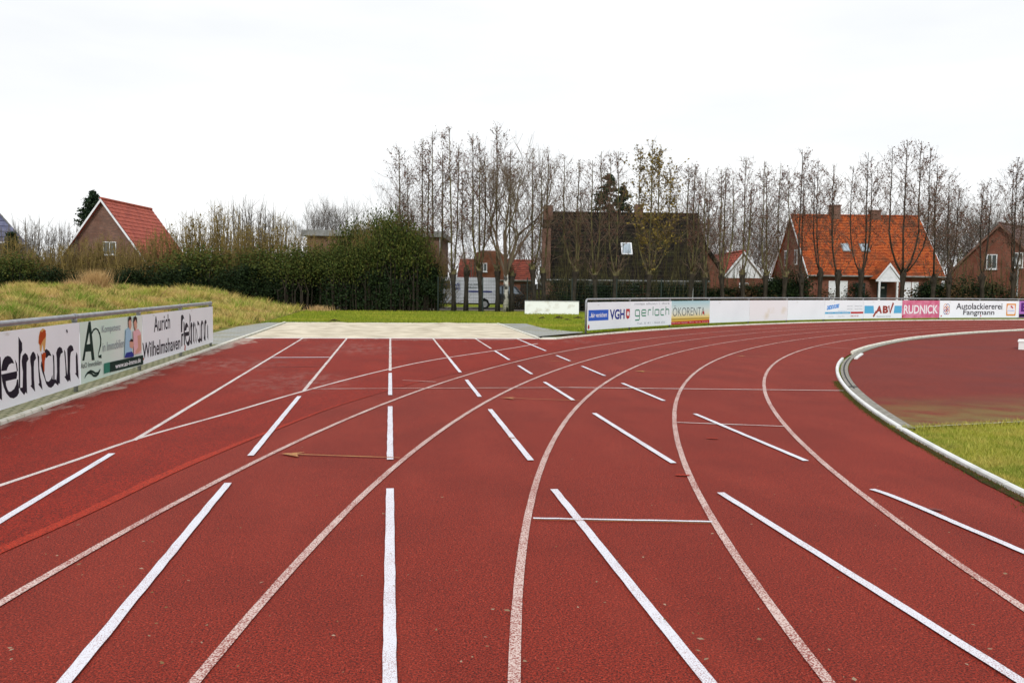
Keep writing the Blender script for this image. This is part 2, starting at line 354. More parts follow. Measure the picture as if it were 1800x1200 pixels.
M['mesh_wire'] = mat('dark_green_wire', (.012, .022, .018), .6)
M['van_white'] = mat('white_vehicle_paint', (.70, .73, .78), .25, .5, c2=(.62, .65, .70), scale=2)
M['car_dark'] = mat('dark_vehicle_paint', (.02, .023, .03), .25, .6)
M['car_blue'] = mat('silver_blue_paint', (.30, .36, .46), .3, .6)
M['tyre'] = flat('tyre_rubber', (.015, .015, .015), .9); M['rim'] = mat('wheel_rim', (.4, .41, .42), .35, .5, metal=.6)
M['tail'] = flat('tail_light_red', (.45, .01, .01), .2)
M['wall_white'] = mat('whitewashed_concrete', (.82, .84, .83), .85, .2, c2=(.55, .53, .47), scale=2.5, detail=9, lo=.5, hi=.75, bump=.004, bscale=15)

# ------------------------------------------------------------------ ground sheets
def struct(mb, name, m_): return tag(mb.build(name, m_), kind='structure')
g = MB(); g.sheet([(-260, -40), (320, -40), (320, 420), (-260, 420)], -.035); struct(g, 'ground', M['ground'])
OK_, IK = 4.46, -3.66
outer = pth(OK_, 24.5, 74.9)
# outer path clipped to begin at the corner by the pit
outer = [p for p in pth(OK_, 15, 74.9) if p[1] > 24.35]
inner = pth(IK, -8, 74.9)
poly = [(-4.06, -7), (-4.06, 24.6), (4.3, 24.6), (4.35, 24.3)] + outer + [(60, 30)] + inner[::-1] + [(inner[0][0], -7)]
tr = MB(); tr.sheet(poly, 0.0); track = struct(tr, 'running_track', M['track'])
# newer surface left of the seam
seam_px = [(0,972),(150,905),(300,833),(400,790),(483,757),(600,712),(733,673),(830,650),(900,636),(1000,612),(1083,595)]
seam = [gp(*p) for p in seam_px]
def smooth(pts, n=6):
    P = [Vector(p).to_3d() for p in pts]; o = []
    for i in range(len(P)-1):
        a, b_, c, d = P[max(i-1,0)], P[i], P[i+1], P[min(i+2,len(P)-1)]
        for k in range(n):
            t = k/n
            q = .5*((2*b_)+(c-a)*t+(2*a-5*b_+4*c-d)*t*t+(3*b_-a-3*c+d)*t*t*t); o.append((q.x, q.y))
    o.append((P[-1].x, P[-1].y)); return o
seam = smooth(seam)
d0 = Vector(seam[1])-Vector(seam[0]); ext = (seam[0][0]-d0.x*40, seam[0][1]-d0.y*40)
newpoly = [(-4.06, ext[1])] + [ext] + seam + [(4.9, 24.45), (4.35, 24.3), (4.3, 24.6), (-4.06, 24.6)]
nw = MB(); nw.sheet(newpoly, .004); tag(nw.build('new_surface', M['newtrack'], track))
def ribbon(mb, pts, wd, z, wob=0):
    P = [Vector((p[0], p[1])) for p in pts]; n = len(P); base = len(mb.v)
    ws = wd if hasattr(wd, '__len__') else [wd]*n
    for i in range(n):
        t = (P[min(i+1,n-1)]-P[max(i-1,0)]).normalized(); nn = Vector((-t.y, t.x))
        j = random.uniform(-wob, wob)
        for s in (-1, 1):
            q = P[i]+nn*(s*ws[i]/2+j+random.uniform(-wob, wob)); mb.v.append((q.x, q.y, z))
    for i in range(n-1):
        a = base+2*i; mb.f.append((a+1, a, a+2, a+3)); mb.mi.append(mb.m)
    return mb
def seg(a, b_, n=12):
    a = Vector(a); b_ = Vector(b_); return [tuple(a.lerp(b_, i/n)) for i in range(n+1)]
sm_ = MB(); k = int(len(seam)*.42)
ribbon(sm_, [(p[0]-.02, p[1]+.05) for p in ([ext]+seam[:k+10])], [.09]*(k-8)+[max(.004, .09*(1-i/19)) for i in range(19)], .0048)
sm_.build('seam_strip', M['seam'], track)
# curved lane lines, worn
for kx in (-2, -1, 0, 1, 2):
    mb = MB(); ribbon(mb, pth(1.22*kx, -8, 74.9, 3), .050, .006, .0012); mb.build('lane_line', M['line_old'], track)
Fp = [gp(*p) for p in [(0,854),(125,812),(250,769),(400,727),(533,688),(667,653),(767,632),(900,612),(945,604)]]
Fp = smooth(Fp, 5); e0 = Vector(Fp[1])-Vector(Fp[0]); Fp = [(Fp[0][0]-e0.x*12, Fp[0][1]-e0.y*12)]+Fp
mb = MB(); ribbon(mb, Fp, .05, .0065, .001); mb.build('lane_line', M['line_mid'], track)
# straight run-up lines: solid part near the pit, dashes towards the camera
W = 1.22
def yy(px, py): return gp(px, py)[1]
solid = {-2: yy(233,775), -1: yy(540,687), 0: yy(684,652), 1: yy(812,655)+.1, 2: yy(862,613), }
for kx, y0 in solid.items():
    mb = MB(); ribbon(mb, seg((kx*W, y0), (kx*W, 24.55), 30), .05, .0075, .002); mb.build('run_up_line', M['line_mid'], track)
mb = MB(); ribbon(mb, seg((3.66, yy(968,617)), (3.66, 24.55), 20), .05, .0075, .002); mb.build('run_up_line', M['line_mid'], track)
dash = {-1: [(405,850,None), (530,697,440,802)], 0: [(684,860,None), (684,715,684,809), (684,656,684,695)],
  1: [(980,861,None), (866,720,939,810), (823,668,849,698), (797,630,812,655)], 2: [(1266,867,None), (1038,727,1184,815), (956,672,1006,704), (909,643,936,658), (870,617,896,633)],
  3: [(1220,728,1420,811), (1098,674,1172,705), (1028,644,1067,661), (984,625,1007,635), (920,598,967,617)], -2: [(199,798,None)]}
for kx, L_ in dash.items():
    for d in L_:
        y1 = yy(d[0], d[1]); y0 = -1.5 if d[2] is None else yy(d[2], d[3])
        mb = MB(); ribbon(mb, seg((kx*W, y0), (kx*W, y1), max(4, int((y1-y0)*7))), .056, .0095, .0015); mb.build('dashed_line', M['line_new'], track)
c_px = [(1533,861),(1560,870),(1600,886),(1640,903),(1690,925),(1740,946),(1800,972),(1880,1006)]   # wavy fresh line on the inner lane
mb = MB(); ribbon(mb, smooth([gp(*p) for p in c_px]), .056, .0095, .001); mb.build('dashed_line', M['line_new'], track)
def mark(name, a, b_, wd, m_, z=.0085, n=14, wob=.002):
    mb = MB(); ribbon(mb, seg(gp(*a), gp(*b_), n), wd, z, wob); return mb.build(name, m_, track)
mark('cross_line', (545,684), (1000,681.5), .045, M['line_old'], .0085, 60); mark('cross_line', (1000,681.5), (1484,687), .045, M['line_mid'], .0085, 60)
mark('cross_line', (937,912), (1252,918), .03, M['line_new']); mark('cross_line', (937,915.5), (1252,921.5), .007, M['yellow'], .0112)
mark('cross_line', (1190,743), (1378,750), .034, M['line_mid'])
mark('foul_line', (476,629), (580,628.5), .09, M['line_new'], .0112); mark('foul_line', (450,646), (566,645), .05, M['dark_line'], .0112)
mark('foul_line', (688,598), (763,597.6), .07, M['line_mid'], .0112); mark('foul_line', (838,597.5), (905,597.5), .07, M['line_mid'], .0112)
mark('pink_mark', (708,669), (767,672), .035, M['line_old'], .0112); mark('pink_mark', (1442,610), (1520,615), .03, M['line_old'], .0112)
def arrow(a, b_, head=True, wd=.022):
    A, B = Vector(gp(*a)), Vector(gp(*b_)); mb = MB(); ribbon(mb, seg(A, B, 16), wd, .0112, .003)
    if head:
        d = (B-A).normalized(); n = Vector((-d.y, d.x))
        for k, (u, wdt) in enumerate(((.0, .02), (.1, .16))): pass
        p = [A-d*.02, A+d*.17+n*.10, A+d*.13+n*.012, A+d*.19-n*.12]
        mb.face([(q.x, q.y, .0125) for q in p][::-1])
    return mb.build('yellow_arrow', M['yellow'], track)
arrow((497,799), (703,806)); arrow((883,700), (1020,705)); arrow((1117,653), (1218,657)); arrow((1295,626), (1372,628)); arrow((967,635), (1012,637), False, .03); arrow((1338,602), (1370,603), False)
mark('yellow_arrow', (893,770.5), (905,771.5), .03, M['yellow'], .0125)
mark('repair_patch', (1187,836), (1212,837), .05, M['seam'], .011); mark('repair_patch', (1242,771), (1262,772), .05, M['seam'], .011)
mark('leaf_streak', (1632,895), (1655,899), .05, M['dark_line'], .0115)

# sand pit
pit = MB(); nx, ny = 42, 50
def sandz(x, y): 
    e = min(x+4.0, 4.26-x, y-24.62, 34.4-y)
    return .012+min(1, e/.6)*(.05*math.sin(x*1.7+y*.6)*math.sin(y*1.1)+.02*math.sin(x*4.1-y*2.3)+.02) if e > 0 else .012
for i in range(nx+1):
    for j in range(ny+1):
        x = -4.0+8.26*i/nx; y = 24.62+9.8*j/ny; pit.v.append((x, y, max(.012, sandz(x, y))))
for i in range(nx):
    for j in range(ny):
        a = i*(ny+1)+j; pit.f.append((a, a+ny+1, a+ny+2, a+1)); pit.mi.append(0)
struct(pit, 'sand_pit', M['sand'])
mb = MB(); mb.box(-4.0, 4.26, 24.55, 24.62, -.03, .022); struct(mb, 'pit_edge', M['kerb_white'])
# paving
pv = MB(); pv.sheet([(-5.15, -7), (-4.14, -7), (-4.14, 22), (-5.15, 22)], .012); struct(pv, 'mossy_path', M['mossy_paving'])
pv = MB(); pv.sheet([(-5.15, 22), (-4.14, 22), (-4.14, 34.5), (-4.75, 34.5), (-5.3, 31), (-5.35, 27)], .013); struct(pv, 'path', M['paving'])
okp = [p for p in pth(OK_+.09, 15, 74.9) if p[1] > 24.5]
pv = MB(); pv.sheet([(4.39, 24.45)]+okp[:4]+[tuple(p) for p in [p for p in pth(OK_+1.0, 15, 74.9) if p[1] > 25.0][:11]]+[(6.5, 28.4), (6.1, 28.6), (5.8, 29.8), (5.55, 31), (5.5, 34.5), (4.39, 34.5)], .013); struct(pv, 'path', M['paving'])
a = [p for p in pth(OK_+.09, 15, 74.9) if p[1] > 25.6]; b_ = [p for p in pth(OK_+.75, 15, 74.9) if p[1] > 25.6]
pv = MB(); pv.sheet(a+b_[::-1], .008); struct(pv, 'verge', M['moss'])
# kerbs: long low concrete edging, each in stones with joints
def kerb(pts, wd, h, m_, ln=1.0, gap=.012, name='kerb', jit=.004):
    P = [Vector((p[0], p[1])) for p in pts]; D = [0]
    for i in range(1, len(P)): D.append(D[-1]+(P[i]-P[i-1]).length)
    def at(s):
        for i in range(1, len(P)):
            if D[i] >= s: return P[i-1].lerp(P[i], (s-D[i-1])/(D[i]-D[i-1]+1e-9)), (P[i]-P[i-1]).normalized()
        return P[-1], (P[-1]-P[-2]).normalized()
    mb = MB(); s = 0
    while s < D[-1]-.05:
        e = min(s+ln, D[-1]); zj = random.uniform(-jit, jit); lj = random.uniform(-jit, jit)
        ns = max(1, int((e-s)/.5)); rings = []
        for k_ in range(ns+1):
            p, t = at(s+gap/2+(e-s-gap)*k_/ns); n = Vector((-t.y, t.x)); c = .012
            pr = [(-wd/2, -.035), (-wd/2, h-c), (-wd/2+c, h), (wd/2-c, h), (wd/2, h-c), (wd/2, -.035)]
            rings.append([(p.x+n.x*(a_+lj), p.y+n.y*(a_+lj), z_+zj) for a_, z_ in pr])
        b0 = len(mb.v)
        for r_ in rings: mb.v += r_
        for i in range(ns):
            for k_ in range(5):
                q = b0+i*6+k_; mb.f.append((q, q+6, q+7, q+1)); mb.mi.append(0)
        mb.f.append(tuple(b0+k_ for k_ in range(6))); mb.f.append(tuple(b0+ns*6+k_ for k_ in reversed(range(6)))); mb.mi += [0, 0]
        s = e
    return struct(mb, name, m_)
kerb(seg((-4.10, -7), (-4.10, 34.45), 60), .075, .045, M['kerb'], 3.0, .006)
kerb(seg((4.33, 24.35), (4.33, 34.45), 20), .07, .04, M['kerb'])
kerb([(4.30, 24.32), (4.8, 24.34)]+[(p[0]+.04, p[1]) for p in pth(OK_+.04, 15, 74.9) if p[1] > 24.4], .08, .05, M['kerb'])
kerb(seg((-4.1, 34.5), (4.4, 34.5), 12), .06, .02, M['kerb'])
# inner kerb with one knocked-off stretch
si = pth(IK, -8, 74.9, 1)
def sl(y0, y1): return [p for p in si if y0 <= p[1] <= y1 and p[0] < 38]
kerb(sl(-5, 8.55), .054, .042, M['kerb_white'], 2.6, .02, 'inner_kerb'); kerb(sl(8.57, 17.6), .054, .042, M['kerb_white'], 30, .01, 'inner_kerb')
q = sl(17.75, 19.1); kerb([(p[0]+.22, p[1]-.12) for p in q], .07, .03, M['kerb_white'], 9, .01, 'inner_kerb')
q = [p for p in si if p[1] > 19.2 or p[0] > 30]
kerb([(p[0], p[1]) for p in q], .065, .055, M['kerb'], 3.0, .02, 'inner_kerb')
a = [p for p in pth(IK-.06, -8, 74.9) if 8.6 < p[1] < 33 and p[0] < 30]; b_ = [p for p in pth(IK-.19, -8, 74.9) if 8.6 < p[1] < 33 and p[0] < 30]
gt = MB(); gt.sheet(a+b_[::-1], .006); struct(gt, 'gutter', M['gutter'])
gt = MB(); ribbon(gt, [p for p in pth(IK-.12, -8, 74.9) if 12 < p[1] < 18], .025, .010); gt.build('drain_slot', M['slot'], track)
gt = MB(); q = [p for p in pth(IK-.12, -8, 74.9) if p[1] > 12.3][0]; gt.box(q[0]-.07, q[0]+.07, q[1]-.04, q[1]+.03, .007, .014); gt.build('drain_slot', M['slot'], track)
a = [p for p in pth(IK+.05, -8, 74.9) if -4 < p[1] < 12.5]; wds = [(.025+.10*max(0, (11-p[1])/9)) for p in a]
gt = MB(); b_ = []
for i, p in enumerate(a):
    d = Vector((p[0], p[1])); w_ = wds[i]*random.uniform(.6, 1.2); nn = NRM[min(len(NRM)-1, 20+i*3)]; b_.append((p[0]+nn[0]*w_, p[1]+nn[1]*w_))
gt.sheet(a+b_[::-1], .007); struct(gt, 'moss_strip', M['moss'])
# inner red area
ip = [p for p in pth(IK-.20, -8, 74.9) if p[1] > 8.65]
g0, g1 = gp(1570,752), gp(1800,740); dd = Vector(g1)-Vector(g0); far = Vector(g1)+dd*18
ired = MB(); ired.sheet([g0]+ip+[tuple(far)], -.004); struct(ired, 'inner_surface', M['inner'])
mb = MB(); ribbon(mb, seg(g0, tuple(Vector(g1)+dd*6), 30), .018, .000, .006); mb.build('edge_line', M['kerb'], track)

# ------------------------------------------------------------------ grassy bank
def sst(t): t = max(0, min(1, t)); return t*t*(3-2*t)
def bank_h(x, y):
    toe = -5.18 if y < 26 else (-5.4 if y < 31 else max(-5.4, -5.4+(y-31)*.14) if y < 35 else -4.85)
    h = 1.0*sst((toe-x)/6.2)
    if y > 49: h *= sst((57-y)/8)
    if x < -17: h *= 1-.5*sst((-17-x)/10)
    if h > .02: h += min(h, .5)*(.26*math.sin(x*.8+y*.45)*math.sin(y*.31)+.16*math.sin(x*1.3+y*.7)+.12*math.sin(x*2.3-y*1.5)+.10*math.sin(y*2.7+x*.9)+.06*math.sin(x*5.1+y*3.3))
    return h
bk = MB(); NX, NY = 110, 150; xs = [-4.8-36*(i/NX)**1.5 for i in range(NX+1)]; ys = [-8+67*j/NY for j in range(NY+1)]
for x in xs:
    for y in ys: bk.v.append((x, y, bank_h(x, y)-.034 if x < -5.1 else -.04))
for i in range(NX):
    for j in range(NY):
        a = i*(NY+1)+j; bk.f.append((a, a+1, a+NY+2, a+NY+1)); bk.mi.append(0)
tag(bk.build('grass_bank', M['bank_soil'], smooth=True), kind='structure')

def blades(name, P, Hh, Wd, lean, m_, zoff=0):
    n = len(P); ang = rng.uniform(0, 2*np.pi, n); c, s = np.cos(ang), np.sin(ang)
    h = Hh*rng.uniform(.5, 1.25, n); wd = Wd*rng.uniform(.6, 1.3, n); la = rng.uniform(0, 2*np.pi, n); lr = lean*h*rng.uniform(.2, 1.3, n)
    V = np.zeros((n, 3, 3)); V[:, 0] = P; V[:, 1] = P; V[:, 2] = P
    V[:, 0, 0] -= c*wd/2; V[:, 0, 1] -= s*wd/2; V[:, 1, 0] += c*wd/2; V[:, 1, 1] += s*wd/2
    V[:, 2, 0] += np.cos(la)*lr; V[:, 2, 1] += np.sin(la)*lr; V[:, 2, 2] += h
    V[:, :2, 2] -= .02
    return npmesh(name, V.reshape(-1, 3), 3, m_)
def scatter_cam(n, D0, D1, x0, x1, test, zf, power=1.6):      # denser near the camera, uniform over the angle of view
    out = []; tries = 0
    while len(out) < n and tries < 20:
        u = rng.uniform(0, 1, n); D = (D0**(1-power)+(D1**(1-power)-D0**(1-power))*u)**(1/(1-power))
        px = rng.uniform(x0, x1, n); t = (px-900)/F
        X = D*(syw+t*cyw); Y = D*(cyw-t*syw)
        for x, y in zip(X, Y):
            if test(x, y): out.append((x, y, zf(x, y)))
        tries += 1
    return np.array(out[:n])
P = scatter_cam(230000, 9, 56, -60, 620, lambda x, y: x < -5.2 and bank_h(x, y) > .01, lambda x, y: bank_h(x, y)-.03)
hs = np.clip(.05+.0026*P[:, 1], .04, .18)*(1+1.3*(np.sin(P[:,0]*1.9+P[:,1]*.8)*np.sin(P[:,1]*1.3-P[:,0]*.5) > .3))
tag(blades('bank_grass', P, hs, .006+.0006*P[:, 1], 1.1, M['bank']), kind='stuff')
C0 = scatter_cam(420, 11, 52, -60, 560, lambda x, y: x < -5.4 and bank_h(x, y) > .06, lambda x, y: 0); Q = [[], []]
for cx0, cy0, _ in C0:
    k_ = 0 if random.random() < .62 else 1; s_ = .10+.006*cy0
    for _i in range(110):
        a_ = random.uniform(0, 6.28); rr = abs(random.gauss(0, s_)); x, y = cx0+math.cos(a_)*rr, cy0+math.sin(a_)*rr; Q[k_].append((x, y, bank_h(x, y)-.03))
M['tussock'] = mat('tussock_green', (.05, .10, .010), .9, .1, island=((.14, .20, .02), 1.5))
for k_, nm, mm in ((0, 'straw_tussocks', 'straw'), (1, 'green_tussocks', 'tussock')):
    Pq = np.array(Q[k_]); tag(blades(nm, Pq, .07+.0032*Pq[:, 1], .006+.0005*Pq[:, 1], 1.0, M[mm]), kind='stuff')
Pe = []
for i in range(2600):
    t_ = random.random()**1.5*4; e_ = Vector(g0)+dd*t_; Pe.append((e_.x, e_.y-random.uniform(-.02, .10)*(1 if random.random() < .8 else -1), -.004))
tag(blades('edge_grass', np.array(Pe), .04, .008, 1.2, M['infield']), kind='stuff')
fence_off = OK_+.72
def in_lawn(x, y):
    if y < 34.6 and x < 5.5: return False
    if x > 5.4:
        d = np.hypot(PATH[:, 0]-x, PATH[:, 1]-y); i = int(d.argmin()); v = (x-PATH[i,0])*NRM[i,0]+(y-PATH[i,1])*NRM[i,1]
        if v < OK_+.55: return False
        if y < 28.5 and x < 6.6: return False
    return -5.0 < x and y < 52+.05*x
P = scatter_cam(70000, 28, 56, 440, 1830, in_lawn, lambda x, y: -.03, 1.2)
tag(blades('lawn_grass', P, .075, .03, .7, M['lawn']), kind='stuff')
def in_inf(x, y):
    if y > g0[1]+(x-g0[0])*dd.y/dd.x-.03: return False
    d = np.hypot(PATH[:200, 0]-x, PATH[:200, 1]-y); i = int(d.argmin()); v = (x-PATH[i,0])*NRM[i,0]+(y-PATH[i,1])*NRM[i,1]
    return v < IK-.09 and x < 13
P = scatter_cam(170000, 3.5, 11, 1480, 2500, in_inf, lambda x, y: -.03, 2)
tag(blades('infield_grass', P, .04, .008, 1.2, M['infield']), kind='stuff')
P = []
for i in range(16000):
    k_ = random.randint(20, 200); o = IK+.05+abs(random.gauss(0, .06))*(1.2 if k_ < 110 else .4)
    P.append((PATH[k_,0]+NRM[k_,0]*o+random.uniform(-.05,.05), PATH[k_,1]+NRM[k_,1]*o+random.uniform(-.05,.05), .004))
tag(blades('moss_tufts', np.array(P), .018, .008, 1.0, mat('moss_blade', (.04, .055, .010), .9, .1, island=((.13, .12, .03), 1.5))), kind='stuff')
P = [(x, 34.62+random.uniform(0, .15), .0) for x in np.linspace(-5, 5.5, 1500)]
tag(blades('lawn_edge_grass', np.array(P), .09, .03, .8, M['lawn']), kind='stuff')
# verge grass under the right-hand fence
P = []
for i in range(16000):
    k_ = random.randint(330, 720); o = OK_+.12+random.random()*1.0; P.append((PATH[k_,0]+NRM[k_,0]*o, PATH[k_,1]+NRM[k_,1]*o, .0))
tag(blades('verge_grass', np.array(P), .06, .025, .9, M['lawn']), kind='stuff')
def tuft(name, px, D, wpx, h, n, label, m_='straw'):
    c = cw(px, D); z0 = bank_h(c.x, c.y)-.05; P = []
    for i in range(n):
        a_ = random.uniform(0, 6.28); r_ = abs(random.gauss(0, .5))*wpx/F*D/2
        x, y = c.x+math.cos(a_)*r_, c.y+math.sin(a_)*r_*.6; P.append((x-c.x, y-c.y, bank_h(x, y)-.05-z0))
    o = blades(name, np.array(P), h, .022, .55, M[m_]); o.location = (c.x, c.y, z0)
    tag(o, label, 'grass clump', 'dry grass clumps on the bank')
tuft('dry_grass_clump', 127, 40, 34, .55, 900, 'leftmost pale dry grass clump on the crest of the bank')
tuft('dry_grass_clump', 166, 42, 54, .95, 1700, 'tallest and widest straw coloured grass clump on the bank crest')
tuft('dry_grass_clump', 222, 42, 50, .42, 900, 'low dry grass clump on the crest, right of the tallest clump')
tuft('dry_grass_clump', 292, 43, 60, .48, 900, 'wispy dry grass clump on the bank crest before the red roof')
tuft('dry_grass_clump', 560, 50, 60, .35, 500, 'small dry grass clump at the low right end of the bank beside the hedge')
def molehill(px, py, w_, h, label):
    x, y = gp(px, py); o_ = MB(); n = 14; R0 = []
    for k_ in range(4):
        t = k_/3.2; 
        for i in range(n): a = 6.283*i/n; rr = w_*(1-t)*random.uniform(.8, 1.2); o_.v.append((math.cos(a)*rr, math.sin(a)*rr*.6, h*math.sin(t*1.57)*random.uniform(.8, 1.2)-.03))
    for k_ in range(3):
        for i in range(n): a = k_*n+i; b2 = k_*n+(i+1) % n; o_.f.append((a, b2, b2+n, a+n)); o_.mi.append(0)
    o_.f.append(tuple(3*n+i for i in range(n))); o_.mi.append(0)
    ob = o_.build('molehill', M['earth'], None, True); ob.location = (x, y, 0); tag(ob, label, 'molehill', 'molehills on the lawn')
M['earth'] = mat('earth', (.035, .028, .014), .95, .05, c2=(.06, .06, .015), scale=9, detail=6, bump=.03, bscale=12)
molehill(588, 565, .28, .12, 'single dark molehill on the grass behind the left half of the sand pit')
molehill(953, 559, .22, .10, 'leftmost dark molehill on the grass before the low white wall')
molehill(983, 559, .30, .12, 'widest dark molehill before the low white wall')
molehill(997, 561.5, .2, .07, 'flattest dark molehill, nearest the camera before the low white wall')
molehill(1016, 559, .24, .10, 'dark molehill nearest to the end post of the bend railing')
# road behind the boundary fence
rd = MB(); A_ = [cw(-100, 56), cw(1000, 54.5), cw(2000, 58)]; B_ = [cw(2000, 64), cw(1000, 63), cw(-100, 64)]
rd.sheet([(p.x, p.y) for p in A_+B_], -.03); struct(rd, 'road', M['road'])

# ------------------------------------------------------------------ fallen leaves and flecks on the track
P = scatter_cam(240, 3.2, 26, 0, 1790, lambda x, y: x > -3.9 and y < 24.4 and not in_inf(x, y), lambda x, y: .024, 1.8)
V = []
for x, y, z in P:
    r_ = random.uniform(.004, .013)*(1.5 if random.random() < .08 else 1); a_ = random.uniform(0, 6.28); e = random.uniform(.3, .8)
    for k_ in range(4):
        t = a_+k_*math.pi/2; rr = r_*(1 if k_ % 2 == 0 else e); V.append((x+math.cos(t)*rr, y+math.sin(t)*rr, z+random.uniform(0, .004)))
tag(npmesh('leaf_flecks', np.array(V), 4, mat('leaf_fleck', (.34, .25, .18), .8, .1, island=((.16, .09, .03), 1))), kind='stuff')
# white concrete block at the right edge of the infield
mb = MB(); o = empty('concrete_block', (*gp(1790, 614), 0), -.70)
for a_ in ((0, 1.2, -.02, .9, 0, .20),): mb.box(*a_)
mb.build('base', M['kerb_white'], o); mb = MB(); mb.box(-.02, 1.22, -.04, .92, .203, .235); mb.build('top_slab', M['wall_white'], o)
tag(o, 'low white concrete block lying on the red infield at the right edge', 'block')

# ------------------------------------------------------------------ text and boards
class Board:
    def __init__(s, p0, p1, z0, z1, label, m_=None, group='advertising boards on the fences'):
        s.p0 = Vector((p0[0], p0[1])); s.p1 = Vector((p1[0], p1[1])); s.u = (s.p1-s.p0).normalized(); s.n = Vector((s.u.y, -s.u.x)); s.L = (s.p1-s.p0).length; s.h = z1-z0
        s.root = empty('advertising_board', (s.p0.x, s.p0.y, z0), math.atan2(s.u.y, s.u.x)); tag(s.root, label, 'advertising board', group)
        s.z0 = z0; mb = MB(); g_ = .012; mb.box(g_, s.L-g_, -.012, .0, 0, s.h); mb.build('panel', m_ or M['board'], s.root); s.k = 0
    def d(s): s.k += 1; return -.012-.0012*s.k
    # board coordinates: u 0..1 from left to right, v 0..1 from bottom to top
    def P(s, u, v, d): return (u*s.L, d, v*s.h)
    def poly(s, pts, ink, name='printed_shape'):
        d = s.d(); mb = MB(); mb.prism([(a, b_) for a, b_ in pts], lambda a, b_, q: s.P(a, b_, q), d+.001, d); return mb.build(name, INK[ink] if isinstance(ink, str) else ink, s.root)
    def polys(s, L_, ink, name='printed_shape'):
        d = s.d(); mb = MB()
        for pts in L_: mb.prism(pts, lambda a, b_, q: s.P(a, b_, q), d+.001, d)
        return mb.build(name, INK[ink], s.root)
    def stroke(s, L_, wd, ink, name='printed_shape'):
        d = s.d(); mb = MB()
        for pts in L_:
            P_ = [Vector((a*s.L, b_*s.h)) for a, b_ in pts]; n = len(P_); w_ = wd if hasattr(wd, '__len__') else [wd]*n; b0 = len(mb.v)
            for i in range(n):
                t = (P_[min(i+1,n-1)]-P_[max(i-1,0)]).normalized(); q = Vector((-t.y, t.x))*w_[min(i, len(w_)-1)]/2
                for e in (P_[i]+q, P_[i]-q): mb.v.append((e.x, d, e.y))
            for i in range(n-1): a = b0+2*i; mb.f.append((a, a+1, a+3, a+2)); mb.mi.append(0)
        return mb.build(name, INK[ink], s.root)
    def text(s, txt, u0, u1, v0, v1, ink, bold=0, shear=0, slope=0):
        cu = bpy.data.curves.new('t', 'FONT'); cu.body = txt; cu.offset = bold; cu.shear = shear; cu.resolution_u = 4; cu.fill_mode = 'FRONT'
        ob = bpy.data.objects.new('t', cu); COL.objects.link(ob)
        dg = bpy.context.evaluated_depsgraph_get(); me = bpy.data.meshes.new_from_object(ob.evaluated_get(dg)); bpy.data.objects.remove(ob)
        co = np.zeros(len(me.vertices)*3); me.vertices.foreach_get('co', co); co = co.reshape(-1, 3)
        mn, mx_ = co.min(0), co.max(0); d = s.d()
        U = (co[:,0]-mn[0])/(mx_[0]-mn[0]); V_ = (co[:,1]-mn[1])/(mx_[1]-mn[1])
        nc = np.stack([(u0+(u1-u0)*U)*s.L, np.full(len(U), d), (v0+(v1-v0)*V_+slope*U)*s.h], 1)
        me.vertices.foreach_set('co', nc.ravel()); me.materials.clear(); me.materials.append(INK[ink]); me.update(); me.name = 'lettering'
        o_ = bpy.data.objects.new('lettering', me); COL.objects.link(o_); o_.parent = s.root
        return o_

# left fence
FX = -4.28
posts = [3.55, 6.5, 9.45, 12.4, 15.4, 18.35, 21.3]
fl = empty('railing_fence', (FX, 12.4, 0)); tag(fl, 'grey tubular railing carrying boards along the left edge of the track', 'fence')
mb = MB(); mb.tube([(0, y-12.4, 1.045) for y in posts], .036, 12); mb.build('handrail', M['metal'], fl, True)
for i, y in enumerate(posts):
    mb = MB(); mb.tube([(0, y-12.4, -.05), (0, y-12.4, 1.03)], .03, 10); mb.tube([(0, y-12.4-.05, 1.045), (0, y-12.4+.05, 1.045)], .043, 12)
    mb.tube([(0, y-12.4, .97), (0, y-12.4, 1.03)], .038, 10); mb.box(.028, .045, y-12.4-.03, y-12.4+.03, .85, .9); mb.build('post', M['metal'], fl, True)
BX = FX+.05
def lb(y0, y1, label): return Board((BX, y0), (BX, y1), .11, .965, label)
def lpl(px, py):                            # pixel on the left board plane -> (world y, z)
    d = ray(px, py); t = (BX+.012)/d.x; return d.y*t, H+d.z*t
Z0, ZH = .11, .855
